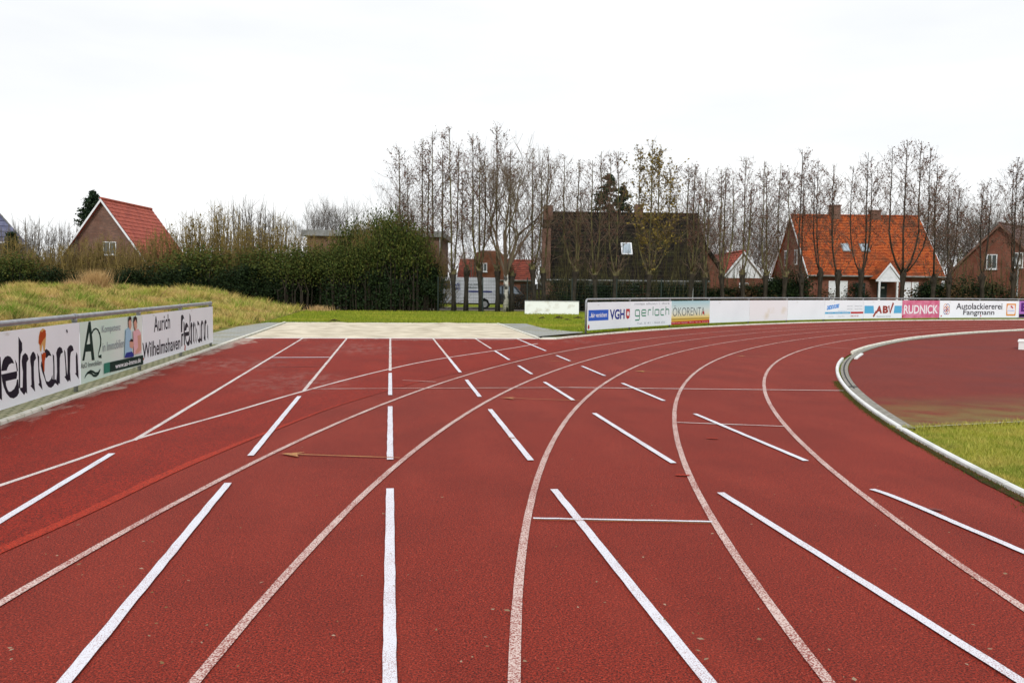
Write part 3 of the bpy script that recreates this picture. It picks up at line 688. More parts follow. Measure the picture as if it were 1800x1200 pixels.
# traced blackletter word in world (y, z)
c1 = lambda L_: [lpl(a/7.5, 560+b_/7.5) for a, b_ in L_]
GL = [c1(q) for q in [
 [(18,690),(22,620),(38,550),(65,505),(100,488),(135,500),(165,540),(185,590),(150,585),(118,605),(98,645),(88,680)],
 [(18,735),(222,690),(226,740),(215,790),(75,822),(80,880),(98,930),(115,962),(145,958),(185,925),(212,870),(224,800),(238,800),(246,900),(250,975),(225,1020),(180,1050),(130,1038),(85,985),(50,905),(28,820)],
 [(198,540),(222,588),(236,690),(222,690),(212,620)],
 [(243,238),(290,320),(293,415),(272,470),(265,560),(265,915),(248,915)],
 [(285,560),(295,490),(330,450),(362,480),(375,530),(350,575),(350,760),(357,990),(338,965),(318,1005),(266,940),(262,912),(298,905),(302,700),(290,620)],
 [(398,500),(425,440),(445,435),(465,470),(475,520),(450,560),(445,640),(448,800),(462,960),(402,885),(415,870),(410,640),(398,560)],
 [(490,455),(515,500),(516,640),(530,760),(545,830),(560,938),(505,865),(518,845),(506,700),(500,560)],
 [(588,410),(615,400),(650,430),(678,490),(640,485),(612,520),(600,505),(590,450)],
 [(545,560),(538,620),(556,700),(585,780),(610,860),(640,900),(672,910),(702,885),(722,850),(745,850),(738,798),(716,800),(692,795),(690,740),(672,795),(640,830),(608,820),(592,760),(575,680),(562,600)],
 [(693,460),(712,490),(718,640),(718,800),(703,795),(702,600)],
 [(740,450),(760,390),(785,370),(812,385),(830,440),(800,465),(788,520),(786,700),(790,860),(775,845),(765,880),(738,855),(742,830),(752,700),(748,520)],
 [(845,405),(862,440),(870,560),(880,700),(887,745),(897,800),(893,835),(850,765),(866,752),(860,600),(850,480)],
 [(885,400),(905,365),(935,345),(958,365),(970,415),(935,440),(925,500),(922,700),(932,830),(918,805),(905,830),(887,770),(892,600),(888,480)],
 [(1008,440),(1022,480),(1029,640),(1037,795),(1000,735),(988,720),(1002,715),(998,500)]]]
c2 = lambda L_: [lpl(230+a/10, 520+b_/10) for a, b_ in L_]
FI = [c2(q) for q in [
 [(880,640),(880,400),(884,345),(900,328),(922,345),(940,405),(922,398),(908,440),(903,560),(902,634)],
 [(886,668),(925,655),(922,700),(906,705),(904,870),(888,895)],
 [(925,445),(943,480),(946,600),(950,880),(932,850),(928,650)]]]
# affine between the two boards: right end of the word and left end of the e
ya0, ya1 = c1([(18,700)])[0][0], c1([(1037,700)])[0][0]; yb0, yb1 = c2([(947,600)])[0][0], c2([(1360,600)])[0][0]
def ab(p): return (yb0+(p[0]-ya0)*(yb1-yb0)/(ya1-ya0), p[1])
def ba(p): return (ya0+(p[0]-yb0)*(ya1-ya0)/(yb1-yb0), p[1])
def uv(b_, L_): return [((p[0]-b_.p0.y)/b_.L, (p[1]-Z0)/ZH) for p in L_]
b1 = lb(9.45, 12.4, 'white board with cropped black blackletter word and orange smear, nearest on left railing')
b1.polys([uv(b1, q) for q in GL] + [uv(b1, [ba(p) for p in q]) for q in FI], 'black', 'lettering')
sm = lambda L_, ink: b1.poly(uv(b1, c1(L_)), ink, 'paint_smear')
sm([(505,320),(510,230),(525,165),(560,128),(590,140),(606,200),(600,300),(590,420),(575,430),(560,330),(540,440),(525,420),(520,350)], 'smear2')
sm([(508,320),(514,230),(530,165),(552,178),(570,155),(598,150),(600,235),(560,290),(530,352)], 'smear'); sm([(542,455),(556,470),(572,440),(590,455),(600,440),(598,500),(585,560),(580,700),(570,690),(550,560),(545,500)], 'smear')
b1.poly(uv(b1, c1([(868,150),(880,140),(888,175),(880,190)])), 'black')
lb(6.5, 9.45, 'blank white board on the left railing beside the camera, outside the picture')
b2 = lb(12.4, 15.4, 'pale green estate agent board with large A and omega and a family picture')
mint = mat('mint_board', (.56, .80, .68), .35, .4, c2=(.74, .84, .80), scale=.5, detail=2, lo=.35, hi=.65)
b2.poly([(.006,.0), (.994,.0), (.994,1), (.006,1)], mint, 'printed_background')
T = lambda L_: uv(b2, c1(L_))
b2.polys([T([(1082,555),(1165,40),(1193,38),(1180,150),(1140,345),(1128,435),(1110,552)]), T([(1193,38),(1245,545),(1208,548),(1195,430),(1188,330),(1172,140)]), T([(1138,340),(1192,330),(1196,430),(1126,436)])], 'green', 'logo')
b2.stroke([T([(1208,190),(1228,150),(1262,128),(1290,150),(1312,200),(1326,270),(1324,340),(1308,410),(1292,470),(1298,500),(1335,495)])], [.035,.03,.02,.03,.04,.05,.05,.035,.02,.03,.06], 'green', 'logo')
b2.stroke([T([(1112,785),(1122,755),(1150,715),(1190,690),(1225,700),(1255,720),(1290,712),(1318,660)]), T([(1140,730),(1170,712),(1200,720),(1230,750),(1262,752),(1295,725),(1318,665)])], [.01,.025,.03,.035,.035,.03,.025,.01], 'green', 'logo')
def tx(b_, s, q, ink, cvt, **k_):           # q: left-bottom, right-bottom, left-top px
    (ya, za), (yb, zb), (yc, zc) = cvt(q)
    u0, u1 = (ya-b_.p0.y)/b_.L, (yb-b_.p0.y)/b_.L; v0 = (za-Z0)/ZH; v1 = (zc-Z0)/ZH; b_.text(s, u0, u1, v0, v1, ink, slope=(zb-za)/ZH, **k_)
tx(b2, 'AaO Immobilien', [(1062,658),(1335,604),(1062,588)], 'grey', c1)
tx(b2, 'Kompetenz', [(1340,215),(1585,175),(1340,92)], 'lightgrey', c1); tx(b2, 'in Immobilien', [(1350,435),(1632,372),(1350,315)], 'lightgrey', c1)
b2.poly(T([(1365,590),(1440,572),(1440,703),(1365,725)]), 'teal', 'printed_band')
b2.poly([(T([(1440,572)])[0]), (T([(1440,703)])[0]), (.994, .005), (.994, .17)][::-1] if False else T([(1440,572),(1440,706)])+[(.994,.012),(.994,.195)], 'green', 'printed_band')
c6 = lambda L_: [lpl(a/4, 500+b_/4) for a, b_ in L_]
tx(b2, 'www.ao-immo.de', [(806,592),(985,545),(806,556)], 'white', c6, bold=.02)
T6 = lambda L_: uv(b2, c6(L_))
b2.polys([T6([(878,320),(900,300),(918,330),(925,490),(870,515)])], 'lblue', 'family_picture'); b2.polys([T6([(930,330),(965,310),(985,340),(988,480),(935,490)])], 'lpink', 'family_picture')
b2.polys([T6([(897,250),(906,238),(916,250),(919,290),(910,320),(899,300)]), T6([(934,250),(944,238),(955,255),(957,300),(948,330),(938,300)]), T6([(905,400),(925,385),(935,420),(925,450),(905,440)]), T6([(960,360),(985,350),(988,460),(950,490),(945,470),(965,440)])], 'skin', 'family_picture')
b2.polys([T6([(896,262),(899,228),(908,220),(917,232),(918,262),(908,245)]), T6([(932,270),(935,230),(945,220),(956,235),(958,275),(946,245)]), T6([(903,400),(915,380),(930,390),(928,402)])], 'hair', 'family_picture')
b2.polys([T6([(868,515),(880,480),(920,470),(935,495),(930,508)])], 'navy', 'family_picture')
b3 = lb(15.4, 18.35, 'white board reading Aurich Wilhelmshaven in plain black letters')
tx(b3, 'Aurich', [(405,640),(690,572),(405,362)], 'black', c2, bold=.012); tx(b3, 'Wilhelmshaven', [(205,1105),(868,930),(205,828)], 'black', c2, bold=.012)
b3.poly(uv(b3, c2([(192,1080),(205,1040),(230,1110),(205,1150)])), 'smear', 'paint_smear')
b4 = lb(18.35, 21.3, 'white board with small complete blackletter word at the far end of the left railing')
b4.polys([uv(b4, [ab(p) for p in q]) for q in GL] + [uv(b4, q) for q in FI], 'black', 'lettering')
b4.poly([(.01,.03),(.03,.17),(.05,.12),(.04,.0)], 'smear', 'paint_smear')

# right fence along the bend
pxs = [1028, 1105, 1177, 1246, 1314, 1381, 1448, 1515, 1582, 1649, 1720, 1790]
FO = OK_+.62
idx = [s_at_px(FO, x) for x in pxs]; st = idx[-1]-idx[-2]
while idx[-1]+st < len(PATH)-2: idx.append(idx[-1]+st)
FP = [tuple((PATH+NRM*FO)[i]) for i in idx]
fr = empty('railing_fence', (FP[0][0], FP[0][1], 0)); tag(fr, 'grey tubular railing carrying boards round the outside of the bend', 'fence')
O = Vector(FP[0])
rel = lambda p, z: (p[0]-O.x, p[1]-O.y, z)
pts = [rel(FP[0], -.04), rel(FP[0], 1.04)]; d01 = (Vector(FP[1])-Vector(FP[0])).normalized()
pts += [rel(Vector(FP[0])+d01*.02, 1.10), rel(Vector(FP[0])+d01*.08, 1.13)]
mb = MB(); mb.tube(pts+[rel(p, 1.13) for p in FP[1:]], .034, 10); mb.build('handrail', M['metal'], fr, True)
for p in FP[1:]:
    mb = MB(); mb.tube([rel(p, -.05), rel(p, 1.11)], .03, 8); mb.tube([rel(p, 1.06), rel(p, 1.11)], .042, 8); mb.build('post', M['metal'], fr, True)
def rb(i, j, label, m_=None):
    n0 = Vector(FP[j])-Vector(FP[i]); n0.normalize(); nn = Vector((n0.y, -n0.x))*.045
    return Board(Vector(FP[i])+nn, Vector(FP[j])+nn, .12, 1.035, label, m_)
r = rb(0, 1, 'white board with blue box, VGH letters and red shield, first on the bend railing')
r.poly([(.02,.33),(.46,.33),(.46,.72),(.02,.72)], 'blue', 'printed_box'); r.text('...fair versichert', .04, .43, .45, .62, 'white', bold=.02)
r.text('VGH', .49, .84, .34, .72, 'navy', bold=.03)
r.poly([(.875,.72),(.965,.72),(.965,.45),(.955,.38),(.92,.33),(.885,.38),(.875,.45)], 'red', 'emblem'); r.poly([(.895,.55),(.91,.60),(.92,.66),(.935,.60),(.955,.56),(.945,.50),(.95,.42),(.93,.47),(.905,.47),(.90,.41)], 'white', 'emblem')
r.poly([(.01,.06),(.03,.04),(.045,.1),(.04,.19),(.02,.2),(.01,.14)], 'red', 'reflector')
r = rb(1, 2, 'white board with thin green rounded lettering reading gerlach')
def rsq(x0, x1, y0, y1, op=None):            # squarish letter bowl
    c = .012; return [(x0+c, y0), (x1-c, y0), (x1, y0+.03), (x1, y1-.03), (x1-c, y1), (x0+c, y1), (x0, y1-.03), (x0, y0+.03), (x0+c, y0)]
gl = [rsq(.10,.20,.43,.66), [(.20,.60),(.20,.30),(.188,.27),(.10,.27)], [(.36,.43),(.27,.43),(.255,.46),(.255,.63),(.27,.66),(.34,.66),(.355,.63),(.355,.54),(.255,.54)],
      [(.41,.43),(.41,.64),(.425,.66),(.48,.66)], [(.53,.43),(.53,.78)], rsq(.58,.68,.43,.66), [(.68,.43),(.68,.66)], [(.81,.43),(.745,.43),(.73,.46),(.73,.63),(.745,.66),(.81,.66)], [(.86,.43),(.86,.78)], [(.86,.66),(.925,.66),(.94,.63),(.94,.43)]]
r.stroke(gl, .05, 'darkgreen', 'lettering'); r.text('mntje ellustn i. dorä', .08, .95, .84, .95, 'lightgrey'); r.text('Tel. 0 41 · Süd (5)', .14, .84, .08, .17, 'lightgrey')
r = rb(2, 3, 'board with blue sky and yellow field picture, grey lettering OKORENTA and red band')
skyb = bpy.data.materials.new('sky_print'); skyb.use_nodes = True; t_ = skyb.node_tree; cr_ = t_.nodes.new('ShaderNodeValToRGB'); sx = t_.nodes.new('ShaderNodeSeparateXYZ'); tcc = t_.nodes.new('ShaderNodeTexCoord')
t_.links.new(tcc.outputs['Object'], sx.inputs[0]); t_.links.new(sx.outputs[2], cr_.inputs[0]); t_.links.new(cr_.outputs[0], t_.nodes['Principled BSDF'].inputs['Base Color'])
ce = cr_.color_ramp.elements; ce[0].position = .1; ce[0].color = (.55,.32,.03,1); ce[1].position = .9; ce[1].color = (.38,.62,.68,1)
for p_, c_ in ((.17,(.68,.42,.04)), (.21,(.30,.18,.02)), (.25,(.75,.58,.15)), (.42,(.72,.74,.6)), (.6,(.62,.74,.72))): e = ce.new(p_); e.color = (*c_, 1)
r.poly([(.01,.0),(.99,.0),(.99,1),(.01,1)], skyb, 'printed_background'); r.poly([(.01,.0),(.99,.02),(.99,.15),(.01,.12)], 'red', 'printed_band')
r.text('ÖKORENTA', .04, .86, .36, .80, 'grey', bold=-.008); r.poly([(.80,.42),(.815,.39),(.835,.42),(.84,.48),(.82,.56),(.80,.48)], 'red', 'emblem'); r.text('Ökorenta  Energie · Natur · für die  Zukunft', .03, .95, .05, .10, 'white')
rb(3, 4, 'blank white board directly right of the sky and field picture board'); rb(4, 5, 'blank white board with a brown stain, middle of three blank boards', M['board_stain'])
rb(5, 6, 'blank white board directly left of the board with slanted blue lettering')
r = rb(6, 7, 'white board with slanted blue lettering over thin blue and red bands')
r.text('DEDDOORS', .05, .36, .48, .70, 'brightblue', bold=.06, shear=.3, slope=.12); r.poly([(.01,.28),(.65,.28),(.65,.38),(.01,.38)], 'skyblue', 'printed_band'); r.poly([(.66,.28),(.99,.28),(.99,.38),(.66,.38)], 'red', 'printed_band')
for a_ in ((.56,.70,.66,.72),(.76,.96,.66,.72),(.56,.70,.50,.56),(.76,.96,.50,.56),(.10,.22,.12,.17),(.34,.50,.12,.17)): r.text('Fenster Türen', *a_, 'lightgrey')
r.text('040 33 05', .66, .86, .12, .19, 'red'); r.text('Tore · Türen · Zargen', .08, .6, .30, .35, 'white'); r.text('Industrie', .34, .55, .42, .45, 'skyblue')
r = rb(7, 8, 'white board with red brown ABV letters between two light blue bars')
r.poly([(.02,.28),(.27,.28),(.25,.70),(.02,.70)], 'skyblue', 'printed_band'); r.poly([(.78,.28),(.99,.28),(.99,.70),(.80,.70)], 'skyblue', 'printed_band')
r.text('A', .30, .47, .28, .70, 'brown', bold=.05, shear=.1); r.stroke([[(.25,.10),(.325,.40)]], .11, 'brown', 'lettering'); r.text('B', .49, .63, .28, .70, 'brown', bold=.05)
r.stroke([[(.64,.70),(.68,.30),(.76,.86)]], .12, 'brown', 'lettering'); r.text('Bauelemente Vertrieb', .34, .70, .08, .16, 'lightgrey')
r = rb(8, 9, 'pink board with white serif lettering reading RUDNICK')
pk = mat('pink_board', (.58, .11, .22), .4, .4, c2=(.66, .22, .33), scale=2.5, detail=5)
r.poly([(.005,.0),(.99,.0),(.99,1),(.005,1)], pk, 'printed_background'); r.text('RUDNICK', .05, .95, .25, .74, 'white', bold=.022)
for cx_ in (.09,.22,.36,.5,.62,.74,.87): r.polys([[(cx_-.055,.24),(cx_+.0,.24),(cx_+.0,.27),(cx_-.055,.27)]], 'white', 'lettering')
r.poly([(.01,.04),(.03,.03),(.04,.1),(.03,.17),(.01,.15)], 'red', 'reflector')
r = rb(9, 11, 'wide white board reading Autolackiererei Fangmann with knot logo and orange square')
import math as _m
for cx_, cy_, ink in ((.07,.66,'orange'),(.095,.66,'navy'),(.07,.50,'red'),(.098,.50,'orange'),(.072,.34,'navy'),(.096,.34,'red')):
    r.stroke([[(cx_+.022*_m.cos(k_*_m.pi/6), cy_+.14*_m.sin(k_*_m.pi/6)) for k_ in range(13)]], .028, ink, 'logo')
r.text('Autolackiererei', .20, .78, .50, .86, 'black', bold=.008); r.text('Fangmann', .29, .68, .08, .47, 'black', bold=.008)
r.poly([(.835,.12),(.955,.12),(.955,.84),(.835,.84)], 'orange', 'logo'); r.poly([(.85,.2),(.94,.2),(.95,.4),(.94,.76),(.85,.76),(.842,.5)], 'white', 'logo'); r.text('standox', .85, .94, .38, .46, 'brightblue'); r.poly([(.88,.68),(.90,.72),(.925,.56),(.91,.55)], 'red', 'logo')
r.poly([(.012,.08),(.022,.06),(.028,.13),(.018,.16)], 'red', 'reflector'); r.poly([(.50,.08),(.51,.06),(.516,.13),(.506,.16)], 'red', 'reflector')
r = rb(11, 12, 'purple board with dark lettering at the right edge of the picture')
r.poly([(.005,.0),(.99,.0),(.99,1),(.005,1)], 'purple', 'printed_background'); r.text('E', .05, .2, .36, .9, 'dpurple', bold=.05); r.poly([(.01,.03),(.99,.03),(.99,.22),(.01,.22)], 'black', 'printed_band')
for i in range(12, len(FP)-1):
    if i < 14: rb(i, i+1, ('blank white board directly right of the purple board, outside the picture', 'blank white board second to the right of the purple board')[i-12])

# ================================================================== houses
NP = {}
def frame(name, px, D, rot=0):
    c = cw(px, D); return empty(name, (c.x, c.y, -.03), -YAW+rot)
def slope(mb, a, b_, c, d, n, up, th=.035):
    # courses of tiles from eave edge a-b up to ridge edge d-c, raised at each lower edge
    a, b_, c, d = map(Vector, (a, b_, c, d)); up = Vector(up)
    for i in range(n):
        t0, t1 = i/n, (i+1)/n
        p0, p1 = a.lerp(d, t0)+up*th, b_.lerp(c, t0)+up*th; q0, q1 = a.lerp(d, t1)+up*.004, b_.lerp(c, t1)+up*.004
        mb.face([p0, p1, q1, q0]); mb.face([a.lerp(d, t0)-up*.02, b_.lerp(c, t0)-up*.02, p1, p0])
    mb.face([a-up*.12, d-up*.12, c-up*.12, b_-up*.12]); mb.face([a-up*.12, b_-up*.12, b_, a]); mb.face([a, d, d-up*.12, a-up*.12]); mb.face([b_, b_-up*.12, c-up*.12, c])
def window(root, x0, x1, z0, z1, y=0, fr='white_wood', pane='glass', name='window', mull=True, arch=False):
    mb = MB(); t = .07
    mb.box(x0, x1, y-.06, y-.003, z0, z0+t).box(x0, x1, y-.06, y-.003, z1-t, z1).box(x0, x0+t, y-.06, y-.003, z0+t, z1-t).box(x1-t, x1, y-.06, y-.003, z0+t, z1-t)
    if mull: mb.box((x0+x1)/2-.03, (x0+x1)/2+.03, y-.055, y-.003, z0+t, z1-t)
    mb.box(x0-.05, x1+.05, y-.12, y-.003, z0-.07, z0-.005)
    wn = mb.build(name, M[fr], root); p = MB(); p.box(x0+t*.6, x1-t*.6, y-.03, y-.004, z0+t*.6, z1-t*.6); p.build('pane', M[pane], wn); return wn
def house_front(label, cat, px0, px1, D, dep, ez, rz_, wall, tile, n=14, hip=0, barge=None, ov=.3, rot=0, name='house'):
    o = frame(name, px0, D, rot); tag(o, label, cat); wd = (px1-px0)/F*D
    mb = MB(); mb.box(0, wd, 0, dep, 0, ez)
    for x in (.0, wd-.12): mb.prism([(0, ez-.01), (dep, ez-.01), (dep/2, rz_-.12)], lambda a, b_, q: (q, a, b_), x+.003, x+.117)
    mb.build('wall', M[wall], o)
    rf = MB(); k_ = (rz_-ez)/(dep/2); ze = ez-ov*k_; nn = Vector((0, -k_, 1)).normalized()
    slope(rf, (-.15, -ov, ze), (wd+.15, -ov, ze), (wd+.15, dep/2, rz_), (-.15, dep/2, rz_), n, nn)
    nn2 = Vector((0, k_, 1)).normalized()
    slope(rf, (wd+.15, dep+ov, ze), (-.15, dep+ov, ze), (-.15, dep/2, rz_), (wd+.15, dep/2, rz_), n, nn2)
    rf.tube([(-.15, dep/2, rz_+.02), (wd+.15, dep/2, rz_+.02)], .11, 6)
    r_ = rf.build('roof', M[tile], o)
    gt = MB(); gt.tube([(-.1, -ov-.07, ze-.02), (wd+.1, -ov-.07, ze-.02)], .07, 6); gt.build('gutter', M['fascia'], o)
    if barge:
        for x in (-.19, wd+.155):
            mb = MB()
            for y0, y1 in ((-ov, dep/2), (dep+ov, dep/2)):
                P_ = [(x, y0, ze-.2), (x, y0, ze+.02), (x, y1, rz_+.04), (x, y1, rz_-.2)]; Q_ = [(a+.035, b_, c) for a, b_, c in P_]
                mb.face(P_); mb.face(Q_[::-1])
                for i in range(4): mb.face([P_[i], Q_[i], Q_[(i+1)%4], P_[(i+1)%4]])
            mb.build('bargeboard', M[barge], o)
    return o, wd, r_, k_
def house_gable(label, cat, pxa, D, wd, dep, ez, rz_, wall, tile, n=16, barge='white_wood', ov=.3, rot=0, name='house', barge_w=.22):
    o = frame(name, pxa, D, rot); tag(o, label, cat); h = wd/2
    mb = MB(); mb.box(-h, h, 0, dep, 0, ez)
    for y in (0, dep-.12): mb.prism([(-h, ez-.01), (h, ez-.01), (0, rz_-.12)], lambda a, b_, q: (a, q, b_), y+.003, y+.117)
    mb.build('wall', M[wall], o)
    k_ = (rz_-ez)/h; ze = ez-ov*k_; rf = MB()
    slope(rf, (h+ov, -.3, ze), (h+ov, dep+.3, ze), (0, dep+.3, rz_), (0, -.3, rz_), n, Vector((k_, 0, 1)).normalized())
    slope(rf, (-h-ov, dep+.3, ze), (-h-ov, -.3, ze), (0, -.3, rz_), (0, dep+.3, rz_), n, Vector((-k_, 0, 1)).normalized())
    rf.tube([(0, -.3, rz_+.02), (0, dep+.3, rz_+.02)], .11, 6)
    r_ = rf.build('roof', M[tile], o)
    for s in (-1, 1):
        mb = MB(); P_ = [(s*(h+ov), -.34, ze-barge_w), (s*(h+ov), -.34, ze), (0, -.34, rz_), (0, -.34, rz_-barge_w)]; Q_ = [(a, b_+.035, c) for a, b_, c in P_]
        mb.face(P_); mb.face(Q_[::-1])
        for i in range(4): mb.face([P_[i], Q_[i], Q_[(i+1)%4], P_[(i+1)%4]])
        if barge: mb.build('bargeboard', M[barge], o)
    return o, r_, k_

# dark roofed house
D = 66; ez, rz_ = 2.45, zat(1100, 375, 70.5)
o, wd, rf, k_ = house_front('brick house with large black tiled roof and one skylight in the middle', 'house', 960, 1243, D, 9, ez, rz_, 'brick', 'black_tile', 18)
def loc(px, py, D0, D_): return ((px-900)/F*D_ - (NPX-900)/F*D0)
NPX = 960
lx = lambda px: (px-960)/F*D
mb = MB(); mb.box(-.35, .30, -.35, .5, 0, 6.0); mb.build('chimney_wall', M['brown_brick'], o); mb = MB(); mb.box(-.12, .62, 3.9, 4.7, rz_-.6, rz_+.55); mb.build('chimney', M['brown_brick'], rf)
mb = MB(); mb.box(7.35, 8.0, 4.2, 4.9, rz_-.3, rz_+.75); mb.build('chimney', M['brown_brick'], rf)
def skylight(root, x, t, w_, l_, k_, e, ov=.3, fr='fascia', pane='glass_light'):
    # on the front slope; t = distance up the slope in y
    s = Vector((0, 1, k_)).normalized(); n = Vector((0, -k_, 1)).normalized(); p = Vector((x, t, e+t*k_))
    mb = MB(); A_ = [p, p+Vector((w_,0,0)), p+Vector((w_,0,0))+s*l_, p+s*l_]; B_ = [q+n*.12 for q in A_]
    for i in range(4): mb.face([A_[i], A_[(i+1)%4], B_[(i+1)%4], B_[i]])
    mb.face(B_); wn = mb.build('skylight', M[fr], root)
    m2 = MB(); i_ = .09; C_ = [p+Vector((i_,0,0))+s*i_, p+Vector((w_-i_,0,0))+s*i_, p+Vector((w_-i_,0,0))+s*(l_-i_), p+Vector((i_,0,0))+s*(l_-i_)]
    m2.face([q+n*.127 for q in C_]); m2.build('pane', M[pane], wn)
skylight(o, lx(1090)+.25, 1.45, .85, 1.25, k_, ez, fr='white_wood')
window(o, lx(1026), lx(1062), .5, 2.05, 0, 'dark_wood'); window(o, lx(1072), lx(1098), .1, 2.1, 0, 'dark_wood', name='door', mull=False)
window(o, lx(1110), lx(1122), .9, 2.0, 0, 'white_wood', mull=False); window(o, lx(1150), lx(1206), .3, 2.1, 0, 'dark_wood')
mb = MB(); mb.box(lx(1032), lx(1050), -1.2, -.7, 0, .95); mb.build('porch_bench', M['white_wood'], o)
wing = MB(); Dw = 71; wx = lambda px: (px-900)/F*Dw-(960-900)/F*D
wp = [(wx(1190), 0), (wx(1263), 0), (wx(1263), zat(1263, 478, Dw)), (wx(1232), zat(1232, 432, Dw)), (wx(1190), zat(1190, 432, Dw))]
wing.prism(wp, lambda a, b_, q: (a, q, b_), 8.5, 4.6); wing.build('wing_wall', M['brick'], o)
wr = MB(); rp_ = [(wx(1190), zat(1190, 396, Dw)), (wx(1221), zat(1221, 396, Dw)), (wx(1237), zat(1237, 430, Dw)), (wx(1271), zat(1271, 478, Dw)), (wx(1268), zat(1268, 484, Dw)), (wx(1232), zat(1232, 434, Dw)), (wx(1190), zat(1190, 434, Dw))]
wr.prism(rp_, lambda a, b_, q: (a, q, b_), 8.8, 4.4); wr.build('wing_roof', M['black_tile'], o)

# orange roofed house
D = 68; ez = zat(1530, 481, D)+.15; rz_ = zat(1500, 379, 72.6)
o, wd, rf, k_ = house_front('brick house with bright orange tiled roof, two chimneys and a white porch', 'house', 1421, 1654, D, 9.2, ez, rz_, 'brick', 'orange_tile', 22, barge='white_wood')
lx = lambda px: (px-1421)/F*D
ly = D+4.6; cx_ = lambda px: (px-900)/F*ly-(1421-900)/F*D
for a_, b_, tz in ((1454, 1470, 362), (1524, 1540, 371)):
    mb = MB(); mb.box(cx_(a_), cx_(b_), 4.25, 4.95, rz_-.3, zat(a_, tz, ly)).box(cx_(a_)-.06, cx_(b_)+.06, 4.19, 5.01, zat(a_, tz, ly)+.002, zat(a_, tz, ly)+.1); mb.build('chimney', M['brown_brick'], rf)
skylight(o, lx(1500)-.35, 1.55, .62, .95, k_, ez); skylight(o, lx(1533)-.35, 1.55, .72, .95, k_, ez)
window(o, lx(1456), lx(1471), .05, 2.28, 0, 'white_wood', 'white_wood', 'shutter', mull=False); window(o, lx(1472.5), lx(1489), .05, 2.28, 0, 'white_wood', 'white_wood', 'shutter', mull=False)
window(o, lx(1588), lx(1600), .05, 2.25, 0, 'white_wood', 'white_wood', 'shutter', mull=False); window(o, lx(1601.5), lx(1613), .05, 2.25, 0, 'white_wood', 'white_wood', 'shutter', mull=False)
window(o, lx(1503), lx(1520), .3, 2.15, 0, 'dark_wood')
window(o, lx(1541), lx(1558), .0, 2.15, 0, 'dark_wood', 'dark_wood', 'door', mull=False)
pz = zat(1548, 492, D); pa = zat(1549, 464, D); px0, px1, pc = lx(1529), lx(1567), lx(1548.5)
mb = MB(); mb.prism([(px0, pz), (px1, pz), (pc, pa-.12)], lambda a, b_, q: (a, q, b_), -1.28, -1.38); mb.box(px0, px1, -1.4, -1.25, pz-.12, pz-.003); pch = mb.build('porch_gable', M['white_wood'], o)
for s in (-1, 1):
    e = px0-.15 if s < 0 else px1+.15; mb = MB(); mb.prism([(e, pz-.12), (e, pz+.06), (pc, pa+.1), (pc, pa-.14)], lambda a, b_, q: (a, q, b_), -1.5, -1.385); mb.build('bargeboard', M['white_wood'], pch)
    mb = MB(); mb.prism([(e, pz+.063), (e, pz+.13), (pc, pa+.18), (pc, pa+.11)], lambda a, b_, q: (a, q, b_), -1.52, 1.0); mb.build('porch_roof', M['orange_tile'], pch)
    x = px0+.1 if s < 0 else px1-.22; mb = MB(); mb.box(x, x+.13, -1.38, -1.25, 0, pz-.125); mb.build('porch_post', M['white_wood'], o)
mb = MB(); mb.box(pc-.05, pc+.16, -.22, -.12, 1.72, 1.86); mb.build('porch_lamp', M['white_wood'], o)
for y in (3.2, 5.8):
    mb = MB(); mb.box(-.05, -.003, y-.35, y+.35, 3.6, 4.9); wn = mb.build('window', M['white_wood'], o); mb = MB(); mb.box(-.06, -.052, y-.27, y+.27, 3.7, 4.8); mb.build('pane', M['glass'], wn)
# garage
D = 74; o, rf, k_ = house_gable('small garage with red tiled roof and white boarded gable between the two large houses', 'garage', 1305, D, 3.7, 10, zat(1300, 488, D)+.05, zat(1305, 441, D), 'brick', 'red_tile', 10, name='garage')
gz = zat(1300, 488, D); mb = MB(); mb.prism([(-1.83, gz), (1.83, gz), (0, zat(1305, 441, D)-.15)], lambda a, b_, q: (a, q, b_), -.03, -.003); mb.build('gable_boards', M['white_wood'], o)
window(o, -.3, .5, 1.4, 2.1, -.02)
# right-most house
D = 70; o, rf, k_ = house_gable('brick house at the right edge, brown tiled roof and two small white windows', 'house', 1754, D, 8.2, 11, zat(1700, 484, D), zat(1754, 392, D), 'brick', 'brown_tile', 14, barge='brown_brick', rot=-.82)
window(o, -.95, -.15, zat(1740, 472, D), zat(1740, 446, D), 0); window(o, 1.0, 1.75, zat(1768, 470, D), zat(1768, 444, D), 0)
# left red-roofed house
D = 66; ez = zat(270, 466, D); o, rf, k_ = house_gable('brick gabled house with salmon red tiled roof behind the left hedge', 'house', 183, D, 7.3, 8.6, ez, zat(183, 349, D), 'brown_brick', 'red_tile', 17)
lx = lambda px: (px-183)/F*D
window(o, lx(182.5), lx(206), zat(190, 447, D), zat(190, 424, D), 0)
mb = MB(); mb.box(-3.5, -1.5, 3.2, 6.2, ez-.3, ez+2.15); mb.build('dormer', M['brown_brick'], rf)
mb = MB(); mb.prism([(-3.9, ez+2.16), (-3.9, ez+2.3), (-1.0, ez+2.95), (-1.0, ez+2.8)], lambda a, b_, q: (a, q, b_), 2.9, 6.5); mb.build('dormer_roof', M['fascia'], rf)
